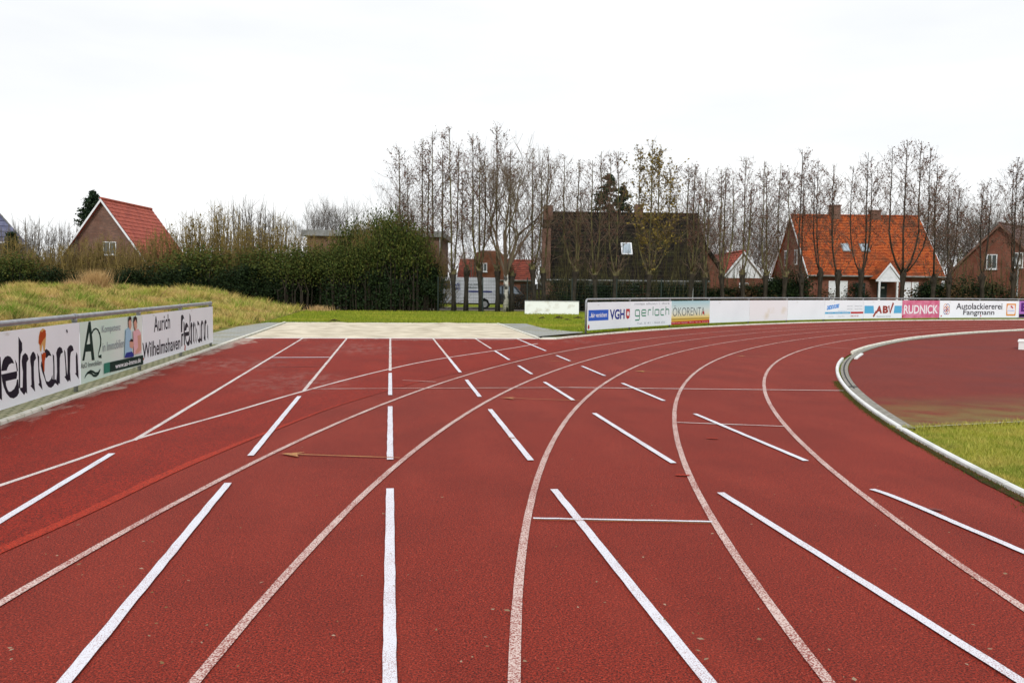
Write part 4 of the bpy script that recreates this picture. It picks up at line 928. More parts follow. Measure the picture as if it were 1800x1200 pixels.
# left-most house with half-hipped blue roof
D = 68; az = zat(-26, 338, D); o, rf, k_ = house_gable('house with slate blue half hipped roof, cut off by the left edge', 'house', -28, D, 8.4, 8, zat(60, 462, D), az, 'brown_brick', 'blue_tile', 16, barge='fascia', barge_w=.12, rot=.56)
hz = zat(0, 423, D); hw = (az-hz)/k_; mb = MB()
A_ = Vector((-hw-.1, -.75, hz-.1)); B_ = Vector((hw+.1, -.75, hz-.1)); C_ = Vector((0, .6, az+.05))
for i in range(9):
    t0, t1 = i/9, (i+1)/9; up = Vector((0, -.12, .05))
    mb.face([A_.lerp(C_, t0)+up*.4, B_.lerp(C_, t0)+up*.4, B_.lerp(C_, t1), A_.lerp(C_, t1)])
mb.face([A_, C_, B_]); mb.build('hipped_end', M['blue_tile'], rf)
mb = MB(); mb.box(-hw-.15, hw+.15, -.86, -.76, hz-.18, hz-.04); mb.build('gutter', M['white_wood'], o)
lx = lambda px: (px+28)/F*D; window(o, lx(23), lx(36), zat(28, 452, D), zat(28, 431, D), 0)
# flat roofed building
D = 74; o = frame('flat_roofed_building', 540, D); tag(o, 'brick building with flat grey edged roof behind the dark evergreens', 'building'); lx = lambda px: (px-540)/F*D; tz = zat(650, 405, D)
mb = MB(); mb.box(0, lx(773), 0, 9, 0, tz-.5); mb.build('wall', M['brown_brick'], o)
mb = MB(); mb.box(-.45, lx(779), -.4, 9.4, tz-.497, tz); mb.build('roof', M['fascia'], o)
mb = MB(); mb.tube([(lx(772.5), -.1, 0), (lx(772.5), -.1, tz-.5)], .06, 6); mb.build('drainpipe', M['metal'], o)
window(o, lx(722), lx(732), zat(727, 441, D), zat(727, 427, D), 0); window(o, lx(590), lx(625), 2.7, 4.0, 0)
# distant red-roofed house seen between the trunks
D = 84; o, wd, rf, k_ = house_front('distant brick house with orange red roof seen above the white van', 'house', 806, 936, D, 8, zat(860, 489, D), zat(860, 457, D+4), 'brick', 'dull_tile', 10, barge='white_wood')
lx = lambda px: (px-812)/F*D; gz = zat(860, 440, D)
mb = MB(); mb.prism([(lx(838), 0), (lx(908), 0), (lx(906), zat(900, 462, D)), (lx(886), gz-.15), (lx(876), gz), (lx(852), gz), (lx(843), gz-.2), (lx(838), zat(838, 455, D))], lambda a, b_, q: (a, q, b_), -.25, 3); mb.build('brick_gable', M['orange_brick'], o); window(o, lx(850), lx(862), zat(856, 477, D), zat(856, 462, D), -.25)

# far building on the left behind the hedge, a low garage
D = 72; o = frame('wooden_fence', 915, 62); tag(o, 'dark wooden board fence beside the left wall of the black roofed house', 'fence'); 
mb = MB()
for i in range(13): mb.box(i*.135, i*.135+.12, 0, .03, 0, 1.75+.03*(i % 2))
mb.build('boards', M['bark_dark'], o)
mb = MB(); mb.box(-.05, 1.8, .031, .08, .4, .5).box(-.05, 1.8, .031, .08, 1.3, 1.4); mb.build('rails', M['bark_dark'], o)
# white low wall
c0, c1_ = cw(923, 49), cw(1018, 49); o = frame('low_wall', 923, 49); tag(o, 'low whitewashed wall standing on the grass left of the bend railing', 'wall'); ln = (1018-923)/F*49
mb = MB(); mb.box(0, ln, 0, .14, -.05, .73); mb.build('panel', M['wall_white'], o); mb = MB(); mb.box(-.01, ln+.01, -.02, .16, .733, .765); mb.build('coping', M['metal'], o)
# mesh fence
o = frame('mesh_fence', 770, 51.4); tag(o, 'dark wire mesh fence with thin posts between the lawn and the white van', 'fence'); ln = (1240-770)/F*51.4; npan = 6; pw = ln/npan
for i in range(npan+1):
    mb = MB(); mb.box(i*pw-.03, i*pw+.03, -.03, .03, -.05, 2.08).box(i*pw-.035, i*pw+.035, -.035, .035, 2.081, 2.1); mb.build('post', M['mesh_wire'], o)
for i in range(npan):
    mb = MB(); x0, x1 = i*pw+.04, (i+1)*pw-.04
    for k_ in range(11): z = .05+k_*.2; mb.box(x0, x1, -.012, -.004, z-.006, z+.006)
    x = x0
    while x < x1: mb.box(x-.003, x+.003, -.003, .003, .05, 2.06); x += .1
    mb.build('mesh_panel', M['mesh_wire'], o)
# lamp at the right
o = frame('street_lamp', 1787.5, 62); tag(o, 'slim grey street lamp in front of the right-most house', 'street lamp'); tz = zat(1788, 452, 62)
mb = MB(); mb.tube([(0,0,-.05), (0,0,tz-.55)], [.07, .05], 8); mb.build('pole', M['metal'], o)
mb = MB(); mb.tube([(0,0,tz-.55), (0,0,tz-.5), (0,0,tz-.1)], [.08, .14, .2], 8); hd = mb.build('lamp_head', M['white_wood'], o); mb = MB(); mb.tube([(0,0,tz-.097), (0,0,tz)], [.24, .06], 8); mb.build('cap', M['fascia'], hd)
o = frame('marker_stick', 1218, 56); tag(o, 'thin white stick standing behind the sky picture board', 'stick'); mb = MB(); mb.tube([(0,0,0), (0,0,1.5), (-.06,0,2.1)], [.04,.035,.02], 6); mb.build('stick', M['white_wood'], o)

# ================================================================== vehicles (side profile: x forward, z up)
def vehicle(name, label, cat, loc, rz, prof, wd, glass, wheels, wr, paint, extra=None, roof_t=.12, gm='glass'):
    o = empty(name, loc, rz); tag(o, label, cat)
    mb = MB(); hw = wd/2; n = len(prof)
    rings = [(-hw, .0, .06), (-hw+.02, 1, 0), (hw-.02, 1, 0), (hw, .0, .06)]
    cxm = sum(p[0] for p in prof)/n; czm = sum(p[1] for p in prof)/n; R_ = []
    for y, full, ins in ((-hw+.0, 0, .04), (-hw+.05, 1, 0), (hw-.05, 1, 0), (hw, 0, .04)):
        tt = [(p[0]+(cxm-p[0])*ins*.6, y*(1-max(0, p[1]-1.0)*roof_t), p[1]+(czm-p[1])*ins) for p in prof]; b0 = len(mb.v); mb.v += tt; R_.append(b0)
    for i in range(3):
        for k_ in range(n):
            a, b_ = R_[i]+k_, R_[i]+(k_+1) % n; mb.f.append((a, b_, b_+R_[i+1]-R_[i], a+R_[i+1]-R_[i])); mb.mi.append(0)
    for e, rv in ((R_[0], True), (R_[3], False)):
        for t in tessellate_polygon([[Vector((p[0], p[1], 0)) for p in prof]]): mb.f.append(tuple(e+i for i in (t if rv else t[::-1]))); mb.mi.append(0)
    mb.build('body', M[paint], o)
    for gsh in glass:
        for s in (-1, 1):
            mb = MB(); mb.prism(gsh, lambda a, b_, q: (a, s*(q)*(1-max(0, b_-1.0)*roof_t), b_), hw-.01, hw+.006); mb.build('window', M[gm], o)
    for x in wheels:
        for s in (-1, 1):
            mb = MB(); mb.tube([(x, s*(hw-.2), wr), (x, s*(hw+.01), wr)], wr, 18); wl = mb.build('wheel', M['tyre'], o); mb = MB(); mb.tube([(x, s*(hw+.0), wr), (x, s*(hw+.02), wr)], wr*.62, 12); mb.build('rim', M['rim'], wl)
    return o
c = cw(877, 59); vl = 5.3
prof = [(0,.42),(0,1.2),(.08,2.0),(.25,2.14),(4.0,2.14),(4.35,1.95),(4.75,1.35),(5.3,1.1),(5.42,.75),(5.4,.42),(4.9,.38),(4.85,.6),(4.55,.75),(4.25,.6),(4.2,.38),(1.3,.38),(1.25,.6),(.95,.75),(.65,.6),(.6,.38)]
v = vehicle('van', 'white panel van with dark blue lettering parked behind the mesh fence', 'van', (c.x, c.y, -.03), math.pi-YAW, prof, 1.9, [[(3.3,1.35),(3.3,1.9),(4.15,1.9),(4.5,1.35)]], (.95, 4.55), .33, 'van_white')
def vtext(txt, x0, x1, z0, z1, ink, bold=.02):
    b = Board.__new__(Board); b.root = v; b.L = 1; b.h = 1; b.k = 0
    o_ = b.text(txt, 0, 1, 0, 1, ink, bold=bold); me = o_.data; co = np.zeros(len(me.vertices)*3); me.vertices.foreach_get('co', co); co = co.reshape(-1, 3)
    nc = np.stack([x0-(x0-x1)*co[:,0], np.full(len(co), .975), z0+(z1-z0)*co[:,2]], 1); me.vertices.foreach_set('co', nc.ravel()); me.flip_normals(); me.update()
vtext('ANAS', 3.75, 2.65, 1.55, 1.75, 'navy'); vtext('ING', 3.1, 2.6, 1.3, 1.48, 'navy'); vtext('Tel. 04941', 2.1, 1.2, 1.62, 1.72, 'grey'); vtext('Malerei', 2.1, 1.2, 1.42, 1.52, 'grey')
mb = MB(); mb.box(.45, 2.05, .957, .976, 1.15, 1.24); mb.build('stripe', INK['navy'], v)
mb = MB(); mb.box(-.02, .05, .80, .957, .75, 1.15); mb.build('tail_light', M['tail'], v); mb = MB(); mb.box(-.02, .05, -.957, -.80, .75, 1.15); mb.build('tail_light', M['tail'], v)
mb = MB(); mb.box(.65, 4.85, .90, .96, .32, .40); mb.build('sill', M['tyre'], v)
c = cw(932, 60.5); prof = [(0,.35),(0,.85),(.5,1.0),(1.0,1.55),(1.3,1.62),(3.0,1.62),(3.8,1.0),(4.1,.9),(4.15,.35),(3.7,.3),(3.3,.62),(2.9,.3),(1.2,.3),(.85,.62),(.45,.3)]
vehicle('car', 'dark car parked behind the birch and the low white wall', 'car', (c.x, c.y, -.03), math.pi-YAW, prof, 1.75, [[(.75,1.05),(1.15,1.5),(1.9,1.52),(1.9,1.05)], [(2.0,1.05),(2.0,1.52),(2.9,1.5),(3.5,1.05)]], (.83, 3.3), .31, 'car_dark', gm='glass_light')
c = cw(700, 56.3); prof = [(0,.4),(0,.85),(3.2,.85),(3.2,.4),(2.4,.38),(2.35,.55),(2.1,.66),(1.85,.5),(1.75,.5),(1.5,.66),(1.25,.55),(1.2,.38)]
vehicle('trailer', 'low dark trailer with two small wheels close together under the evergreens', 'trailer', (c.x, c.y, -.03), math.pi-YAW, prof, 1.5, [], (1.45, 2.15), .24, 'car_dark')
c = cw(467, 58); prof = [(0,.35),(-.05,.8),(.15,.98),(.95,1.12),(1.5,1.85),(1.9,1.98),(4.6,1.98),(4.7,1.0),(4.7,.35),(4.1,.32),(3.7,.66),(3.3,.32),(1.3,.32),(.9,.66),(.5,.32)]
v2 = vehicle('minivan', 'silver blue minivan facing the track behind the left hedge', 'van', (c.x, c.y, -.03), math.pi/2-YAW, prof, 1.85, [[(1.35,1.15),(1.65,1.75),(2.4,1.8),(2.4,1.15)], [(2.5,1.15),(2.5,1.8),(4.4,1.8),(4.4,1.15)]], (.9, 3.7), .31, 'car_blue')
mb = MB(); mb.face([(.98,-.8,1.16),(1.47,-.72,1.80),(1.47,.72,1.80),(.98,.8,1.16)][::-1]); mb.build('windscreen', M['glass'], v2)
for s in (-1, 1): mb = MB(); mb.box(-.08, .1, s*.7-.16, s*.7+.16, .7, .85); mb.build('headlight', M['glass_light'], v2)

# ================================================================== trees
def rvec(s=1): return Vector((random.gauss(0, s), random.gauss(0, s), random.gauss(0, s)))
def flecks(P, size, aspect=1.6):
    P = np.asarray(P); n = len(P); a = rng.normal(size=(n, 3)); a /= np.linalg.norm(a, axis=1)[:, None]; b = rng.normal(size=(n, 3)); b -= (a*b).sum(1)[:, None]*a; b /= np.linalg.norm(b, axis=1)[:, None]
    s = size*rng.uniform(.5, 1.3, n)[:, None]; a = a*s*aspect/2; b = b*s/2
    return np.stack([P-a, P-b, P+a, P+b], 1).reshape(-1, 3)
def leafobj(name, P, size, m_, parent, aspect=1.6): return npmesh(name, flecks(P, size, aspect), 4, M[m_], parent)
def side_branch(mb, p, d, L_, r, FL, nf, sub=3):
    pts = [p]; q = p.copy(); d = d.copy(); ns = 3
    for i in range(ns):
        d = (d+Vector((0, 0, .18))+rvec(.10)).normalized(); q = q+d*L_/ns; pts.append(q.copy())
    mb.tube(pts, [r, r*.75, r*.5, .006], 3, False)
    for i in range(sub):
        t = random.uniform(.25, .95); k_ = min(ns-1, int(t*ns)); b0 = pts[k_].lerp(pts[k_+1], t*ns-k_)
        dd = (d+rvec(.55)).normalized(); l2 = L_*random.uniform(.25, .6)+.1; e = b0+dd*l2
        mb.tube([b0, b0.lerp(e, .5)+rvec(.03), e], [.0085, .007, .004], 3, False)
        for _ in range(nf): f = b0.lerp(e, random.random())+rvec(.05); FL.append(f[:])
    for _ in range(nf): k_ = random.randrange(ns); f = pts[k_].lerp(pts[k_+1], random.random())+rvec(.05); FL.append(f[:])
def pollard(px, D, leaders, label, yellow=False, bark='bark', trunk_r=.135, headz=2.4, dens=1.0, nf=2, low=True, start=3.4):
    c = cw(px, D); o = empty('bare_tree', (c.x, c.y, -.03)); tag(o, label, 'tree', 'row of bare pollarded trees behind the track')
    tb = MB(); h = headz+random.uniform(-.2, .3)
    lean = Vector((random.uniform(-.15, .15), random.uniform(-.1, .1), 0))
    tb.tube([(0,0,-.1), lean*.3+Vector((0,0,h*.35)), lean*.7+Vector((0,0,h*.7)), lean+Vector((0,0,h)), lean+Vector((0,0,h+.35))], [trunk_r*1.35, trunk_r, trunk_r*.95, trunk_r*1.45, trunk_r*.7], 9)
    top = lean+Vector((0,0,h))
    for _ in range(5): a = random.uniform(0, 6.28); q = top+Vector((math.cos(a)*trunk_r*.9, math.sin(a)*trunk_r*.9, random.uniform(-.3, .2))); tb.tube([top+Vector((0,0,-.25)), q, q+Vector((math.cos(a)*.1, math.sin(a)*.1, .22))], [trunk_r*.8, trunk_r*.65, .05], 6)
    br = MB(); FL = []
    for (lpx, ty) in leaders:
        e = cw(lpx, D); ex = Vector((e.x-c.x, e.y-c.y, 0)); tz = zat(lpx, ty, D)+.03
        dy = random.uniform(-.8, .8); ex += FWDH*dy
        a0 = top+Vector((ex.x*.15, ex.y*.15, .1)); pts = [a0]; zs = [h+.7, h+1.6]+list(np.linspace(h+2.6, tz, 8)); wob = Vector((0,0,0))
        for i, z in enumerate(zs):
            f = (.5, .82)[i] if i < 2 else 1; wob += Vector((random.gauss(0,.018), random.gauss(0,.03), 0)); q = lean*(1-f)+ex*f+wob; pts.append(Vector((q.x, q.y, z)))
        r0 = .052*(tz/12)**.5*random.uniform(.8, 1.2); rad = [r0*1.25, r0*1.1]+[r0*(1-(i/len(zs))**1.1)+.010 for i in range(1, len(zs))]
        tb.tube(pts, rad, 6)
        L_ = tz; z = start+random.random()*.5
        while z < tz-.3:
            k_ = max(i for i in range(len(pts)-1) if pts[i].z <= z or i == 0); seg_ = pts[k_+1].z-pts[k_].z; q = pts[k_].lerp(pts[k_+1], max(0, min(1, (z-pts[k_].z)/max(seg_, .01))))
            a = random.uniform(0, 6.28); el = R(random.uniform(25, 62)); t = (z-start)/(tz-start)
            ln = (2.1 if t < .5 else 2.1*(1-(t-.5)/.54))*random.uniform(.25, 1.15)+.12
            side_branch(br, q, Vector((math.cos(a)*math.cos(el), math.sin(a)*math.cos(el), math.sin(el))), ln, .013, FL, nf if t < .9 else 1, 5); z += random.uniform(.09, .27)/dens
    if low:
        for _ in range(10):
            a = random.uniform(0, 6.28); ln = random.uniform(.5, 1.8); side_branch(br, top+rvec(.1), Vector((math.cos(a)*.7, math.sin(a)*.7, .9)).normalized(), ln, .018, FL, 1, 3)
    tb.mi = [1 if max(tb.v[i][2] for i in f) < h+.2 else 0 for f in tb.f]; tb.build('trunk', [M[bark], M['bark_dark']], o, True); tw = br.build('branches', M['twig'], o)
    if FL: leafobj('catkins' if not yellow else 'leaves', FL, .062 if not yellow else .10, 'yellow_leaf' if yellow else 'catkin', o)
    return o
FWDH = Vector((syw, cyw, 0))
lbl = 'pollarded tree '
rows = [
 (722, 53.5, [(705,262),(716,288)], lbl+'at the left end of the row, with reddish twigs'),
 (748, 53, [(740,240),(751,262)], lbl+'second from the left of the row, above the flat roof edge'),
 (768, 53, [(761,232),(775,262)], lbl+'third from the left, rising at the right corner of the flat roof'),
 (798, 52, [(792,226),(799,250)], lbl+'in front of the lettering on the white van, crooked low trunk'),
 (819, 52.5, [(812,300)], lbl+'with short thin trunk before the middle of the white van'),
 (846, 52, [(831,238),(842,252),(851,275)], lbl+'with double leader before the blue stripe of the white van'),
 (875, 52.4, [(872,222)], lbl+'with one very straight tall leader, just left of the birch'),
 (899, 52.8, [(894,262)], lbl+'immediately right of the white birch trunk'),
 (940, 53, [(934,262),(948,285)], lbl+'over the low white wall, left of the black roofed house'),
 (957, 54, [(961,262)], lbl+'at the left chimney of the black roofed house'),
 (1008, 54, [(991,272),(1013,285),(1020,330)], lbl+'before the left third of the black roof'),
 (1048, 54, [(1037,285),(1050,268)], lbl+'before the black roof, left of its spruces'),
 (1080, 54, [(1069,268),(1083,268)], lbl+'before the spruces and just left of the skylight'),
 (1212, 54.5, [(1203,290),(1213,292),(1222,320)], lbl+'before the right end of the black roof'),
 (1240, 54.5, [(1236,302),(1244,335)], lbl+'at the right corner of the black roofed house'),
 (1272, 55, [(1262,298),(1275,290),(1287,315)], lbl+'left of the garage with the white gable'),
 (1308, 55, [(1306,274),(1316,320)], lbl+'with one straight leader before the white garage gable'),
 (1345, 55.5, [(1338,282),(1351,292)], lbl+'between the garage and the orange roofed house'),
 (1378, 55.5, [(1371,288),(1384,300)], lbl+'before the left gable of the orange roofed house'),
 (1410, 56, [(1404,262),(1412,292)], lbl+'with dark crown at the left corner of the orange roof'),
 (1440, 56, [(1428,298),(1438,282)], lbl+'before the orange roof, left of its first chimney'),
 (1474, 55, [(1458,292),(1466,318)], lbl+'with forked black trunk before the left white shutters'),
 (1512, 56, [(1496,290),(1518,268),(1526,300)], lbl+'before the orange roof, between the two skylights'),
 (1585, 54, [(1550,265),(1574,250),(1604,250),(1620,262)], lbl+'with widely forked dark trunk right of the white porch'),
 (1640, 55, [(1630,292),(1648,320)], lbl+'at the right corner of the orange roof'),
 (1668, 55, [(1664,305),(1680,330)], lbl+'left of the dense dark bush by the right-most house'),
 (1728, 56, [(1721,322),(1735,335)], lbl+'before the left slope of the right-most house'),
 (1780, 55, [(1772,278),(1779,290),(1790,320)], lbl+'before the right-most house, forked above a dark trunk'),
 (1815, 55, [(1802,300),(1822,300)], lbl+'cut off by the right edge of the picture'),
]
for i, (px, D, ld, lab) in enumerate(rows): pollard(px, D, ld, lab, dens=1.0 if px < 960 else .95, bark='bark' if px < 1400 else 'bark_dark', nf=3 if px > 1180 or px < 900 else 2)
ye = pollard(1138, 54, [(1122,258),(1138,250),(1153,262),(1176,300)], 'tree with yellowish leaves still hanging, before the right half of the black roof', yellow=True, dens=1.25, nf=3, start=3.2)
ye['category'] = 'tree'; del ye['group']; ye.name = 'yellow_leaved_tree'
# broad trees
def grow(mb, FL, p, d, L_, r, lev, up=.12, spread=.5, nf=0, kids=(3, 5)):
    pts = [p]; q = p.copy(); dd = d.copy()
    for i in range(3):
        dd = (dd+Vector((0,0,up))+rvec(.09)).normalized(); q = q+dd*L_/3; pts.append(q.copy())
    r1 = r*.55 if lev else .005
    mb.tube(pts, [r, r*.85, r*.7, r1], 6 if r > .04 else 3, False)
    if lev == 0:
        for _ in range(nf): FL.append((pts[random.randrange(3)].lerp(q, random.random())+rvec(.05))[:])
        return
    n = random.randint(*kids)
    for i in range(n):
        t = random.uniform(.35, 1) if i else 1; k_ = min(2, int(t*3)); b0 = pts[k_].lerp(pts[k_+1], t*3-k_)
        grow(mb, FL, b0, (dd+rvec(spread)*.75).normalized(), L_*random.uniform(.6, .85), max(r*(.62 if i == 0 else .42), .009), lev-1, up, spread, nf, kids)
def broad(name, px, D, ty, label, cat='tree', bark='bark', tw='twig', L0=None, r=.14, lev=5, stems=4, up=.12, spread=.45, nf=0, leaf='catkin', group=None, sp0=.35, fork=.22, kids=(3, 4)):
    c = cw(px, D); o = empty(name, (c.x, c.y, -.03)); tag(o, label, cat, group); h = zat(px, ty, D)+.03
    tb = MB(); zf = h*fork; tb.tube([(0,0,-.1), (.05,0,zf*.5), (0,.05,zf)], [r*1.3, r, r*.9], 8); tb.build('trunk', M[bark], o, True)
    br = MB(); FL = []; tot = sum(.72**i for i in range(lev+1)); L_ = (h-zf)/tot*1.12
    for i in range(stems):
        a = 6.283*i/stems+random.uniform(-.4, .4); s = sp0*random.uniform(.4, 1.1); grow(br, FL, Vector((0,0,zf*random.uniform(.8, 1.0))), Vector((math.cos(a)*s, math.sin(a)*s, 1)).normalized(), L_, r*.62, lev, up, spread, nf, kids)
    b_ = br.build('branches', M[tw], o)
    if FL: leafobj('leaves', FL, .09, leaf, o)
    zmax = max(v[2] for v in br.v); o.scale = (h/zmax*1.0,)*3 if zmax > h*1.06 or zmax < h*.9 else (1,1,1)
    return o
broad('birch_tree', 889, 52.2, 225, 'white trunked birch with a broad fan of bare branches beside the white van', bark='birch', tw='birch_twig', r=.17, lev=5, stems=8, spread=.52, sp0=.72, up=.13, fork=.24, kids=(2, 4), nf=0)
bs = 'trees and tall shrubs far behind the hedge'
broad('bare_tree', 572, 80, 336, 'pale grey bare tree with rounded crown left of the flat roof top', tw='twig_grey', lev=5, stems=5, group=bs, sp0=.6, spread=.5)
broad('bare_tree', 622, 82, 340, 'pale grey bare tree above the middle of the flat roofed building', tw='twig_grey', lev=4, stems=5, group=bs, sp0=.5)
broad('bare_tree', 655, 80, 362, 'small pale bare tree above the dark evergreens and flat roof', tw='twig_grey', lev=4, stems=4, group=bs, sp0=.5)
for px, D, ty, lab in ((1328, 88, 385, 'brownish bare tree far behind the white garage gable'), (1252, 88, 392, 'distant bare tree in the gap right of the black roofed house'), (1362, 84, 398, 'distant bare tree touching the left gable of the orange roofed house'),
    (1622, 82, 345, 'wide brown bare tree behind the right slope of the orange roof'), (1665, 80, 360, 'dense brown bare tree midway between the two right-hand houses'), (1705, 82, 372, 'dense brown bare tree behind the left eave of the right-most house'), (1745, 84, 350, 'bare tree behind the ridge of the right-most house'),
    (1795, 86, 360, 'bare tree behind the brown roof at the right edge'), (792, 92, 405, 'far thin bare tree above the cab end of the white van'), (925, 92, 400, 'far thin bare tree right of the birch above the distant red roof'), (1180, 90, 345, 'far bare tree above the right end of the black roof')):
    broad('bare_tree', px, D, ty, lab, tw='twig', lev=4, stems=6, group=bs, sp0=.75, nf=2 if px > 1600 else 1, fork=.12, spread=.55)
for px, D, ty, lab in ((700, 72, 300, 'bare tree with reddish twigs behind the right part of the flat roof'), (735, 78, 330, 'bare tree rising behind the right corner of the flat roof'), (830, 80, 345, 'bare tree behind the trunks over the middle of the white van'), (948, 78, 335, 'bare tree between the birch and the chimney of the black roof'),
    (1000, 84, 310, 'bare tree above the left third of the black ridge'), (1035, 86, 325, 'bare tree above the black ridge, left of the spruces'), (1215, 80, 330, 'bare tree above the right end of the black ridge'), (1235, 78, 350, 'bare tree at the lower right slope of the black roof'), (1275, 80, 330, 'bare tree behind the red garage roof'), (1315, 82, 340, 'bare tree above the white garage gable'), (1350, 80, 325, 'bare tree between garage and orange roofed house'),
    (1392, 84, 320, 'bare tree above the left corner of the orange ridge'), (1500, 86, 335, 'bare tree above the orange ridge between its chimneys'), (1570, 86, 325, 'bare tree above the orange ridge right of its chimneys'), (1640, 76, 318, 'tall bare tree close to the right slope of the orange roof'), (1690, 76, 340, 'bushy bare tree in the middle of the right-hand gap'), (1728, 80, 330, 'bare tree above the left slope of the right-most house'), (1775, 84, 318, 'tall bare tree above the ridge of the right-most house')):
    broad('bare_tree', px, D, ty, lab, tw='twig_grey', lev=4, stems=5, group=bs, sp0=.55, nf=0, fork=.18, spread=.5, r=.09)  # paler grey twigs: aerial lightening put into the colour of these far trees
# whip shrubs
def whips(name, w_, h, n, nl, tw='twig_olive', lf='olive_leaf', dep=1.2, z0=.2, lsz=.09):
    o = empty(name); mb = MB(); FL = []
    for i in range(n):
        x, y = random.gauss(0, w_*.30), random.gauss(0, dep*.35); hh = h*random.uniform(.45, 1.02)*max(.35, 1-(abs(x)/w_)**2*1.3)
        l1, l2 = x*.25+random.gauss(0, .25), random.gauss(0, .2); pts = [Vector((x*.5, y*.5, z0)), Vector((x*.85+l1*.3, y, hh*.45)), Vector((x+l1*.7, y+l2*.6, hh*.78)), Vector((x+l1, y+l2, hh))]
        mb.tube(pts, [.022, .015, .011, .005], 3, False)
        for k_ in range(4):
            t = random.uniform(.3, .9); a = pts[1].lerp(pts[3], t); e = a+Vector((random.gauss(0,.22), random.gauss(0,.15), random.uniform(.15, .6))); mb.tube([a, e], [.009, .004], 3, False)
            for _ in range(nl): f = a.lerp(e, random.random())+rvec(.06); FL.append(f[:])
    mb.build('branches', M[tw], o)
    if FL: leafobj('leaves', FL, lsz, lf, o)
    return o
def copy_thing(src, label, group, cat, loc, rz=0, sc=(1,1,1)):
    r_ = src.copy(); COL.objects.link(r_); r_.location = loc; r_.rotation_euler = (0,0,rz); r_.scale = sc
    for ch in src.children:
        c_ = ch.copy(); COL.objects.link(c_); c_.parent = r_
    return tag(r_, label, cat, group)
def place(protos, items, group, cat, used={}):
    for i, (k_, px, D, w_, ty, lab) in enumerate(items):
        src, pw_, ph = protos[k_]; c = cw(px, D); h = zat(px, ty, D)+.03; s = (w_/F*D)/pw_
        if id(src) not in used:
            used[id(src)] = 1; o = src; o.location = (c.x, c.y, -.03); o.rotation_euler = (0,0,-YAW); o.scale = (s, 1, h/ph); tag(o, lab, cat, group)
        else: copy_thing(src, lab, group, cat, (c.x, c.y, -.03), -YAW+random.choice((0, math.pi)), (s, 1, h/ph))
WH = [(whips('bare_shrub', 3.2, 5, 260, 1, lsz=.06), 3.2, 5.0), (whips('bare_shrub', 3.2, 5, 230, 1, lsz=.06), 3.2, 5.0), (whips('bare_shrub', 3.0, 5, 150, 0, 'twig_grey'), 3.0, 5.0), (whips('yellowish_shrub', 3.0, 5, 200, 1, 'twig_olive', 'yellow_leaf', lsz=.07), 3.0, 5.0)]
gW = 'tall twiggy shrubs in the left hedge'
W_ = [(0, 12, 55.5, 110, 408, 'olive twiggy shrub at the far left edge before the slate blue roof'), (1, 60, 55, 90, 432, 'olive twiggy shrub below the end of the blue roof slope'),
 (2, 62, 66, 110, 376, 'thin grey bare shrub filling the gap between the two left houses'), (2, 112, 66, 80, 384, 'thin grey bare shrub touching the dormer of the red roofed house'), (2, 30, 68, 80, 388, 'thin grey bare shrub behind the slope of the blue roof'),
 (0, 108, 55, 90, 425, 'olive twiggy shrub at the lower left rake of the red roofed house'), (1, 152, 55.4, 100, 412, 'olive twiggy shrub left of the window in the brick gable'), (0, 198, 55.8, 100, 408, 'olive twiggy shrub before the middle of the brick gable'),
 (1, 244, 55, 90, 418, 'olive twiggy shrub before the right rake of the brick gable'), (0, 290, 55.5, 100, 398, 'olive twiggy shrub before the lower end of the red roof'), (3, 335, 56, 110, 372, 'yellow tinged shrub just right of the red roof'),
 (3, 385, 56.5, 110, 352, 'tall yellow tinged shrub midway between red roof and flat roof'), (2, 425, 60, 130, 340, 'tallest pale bare shrub between red roof and flat roof'), (2, 470, 60, 110, 355, 'pale bare shrub with fine tips left of the flat roof'), (3, 440, 56, 100, 388, 'yellow tinged shrub above the silver blue minivan'),
 (3, 490, 56, 90, 372, 'yellow tinged shrub just left of the flat roof corner'), (0, 540, 55, 90, 405, 'olive twiggy shrub covering the left corner of the flat roofed building'), (1, 585, 54.6, 90, 400, 'olive twiggy shrub before the left wall of the flat roofed building'), (3, 630, 54.8, 80, 385, 'yellow green shrub tips above the left evergreens'),
 (1, 412, 55, 100, 420, 'low olive twiggy shrub behind the falling end of the bank')]
W_ += [(1, 648, 52.9, 70, 382, 'olive twiggy shrub rising out of the left of the evergreen clump'), (3, 672, 53.6, 60, 374, 'yellow tinged twigs crowning the evergreen clump'), (1, 700, 53.4, 70, 378, 'olive twiggy shrub rising out of the middle of the evergreen clump'), (0, 735, 53.2, 70, 392, 'olive twiggy shrub before the right wall of the flat roofed building'), (0, 762, 53.4, 50, 425, 'olive twiggy shrub at the drainpipe of the flat roofed building')]
place(WH, W_, gW, 'shrub')
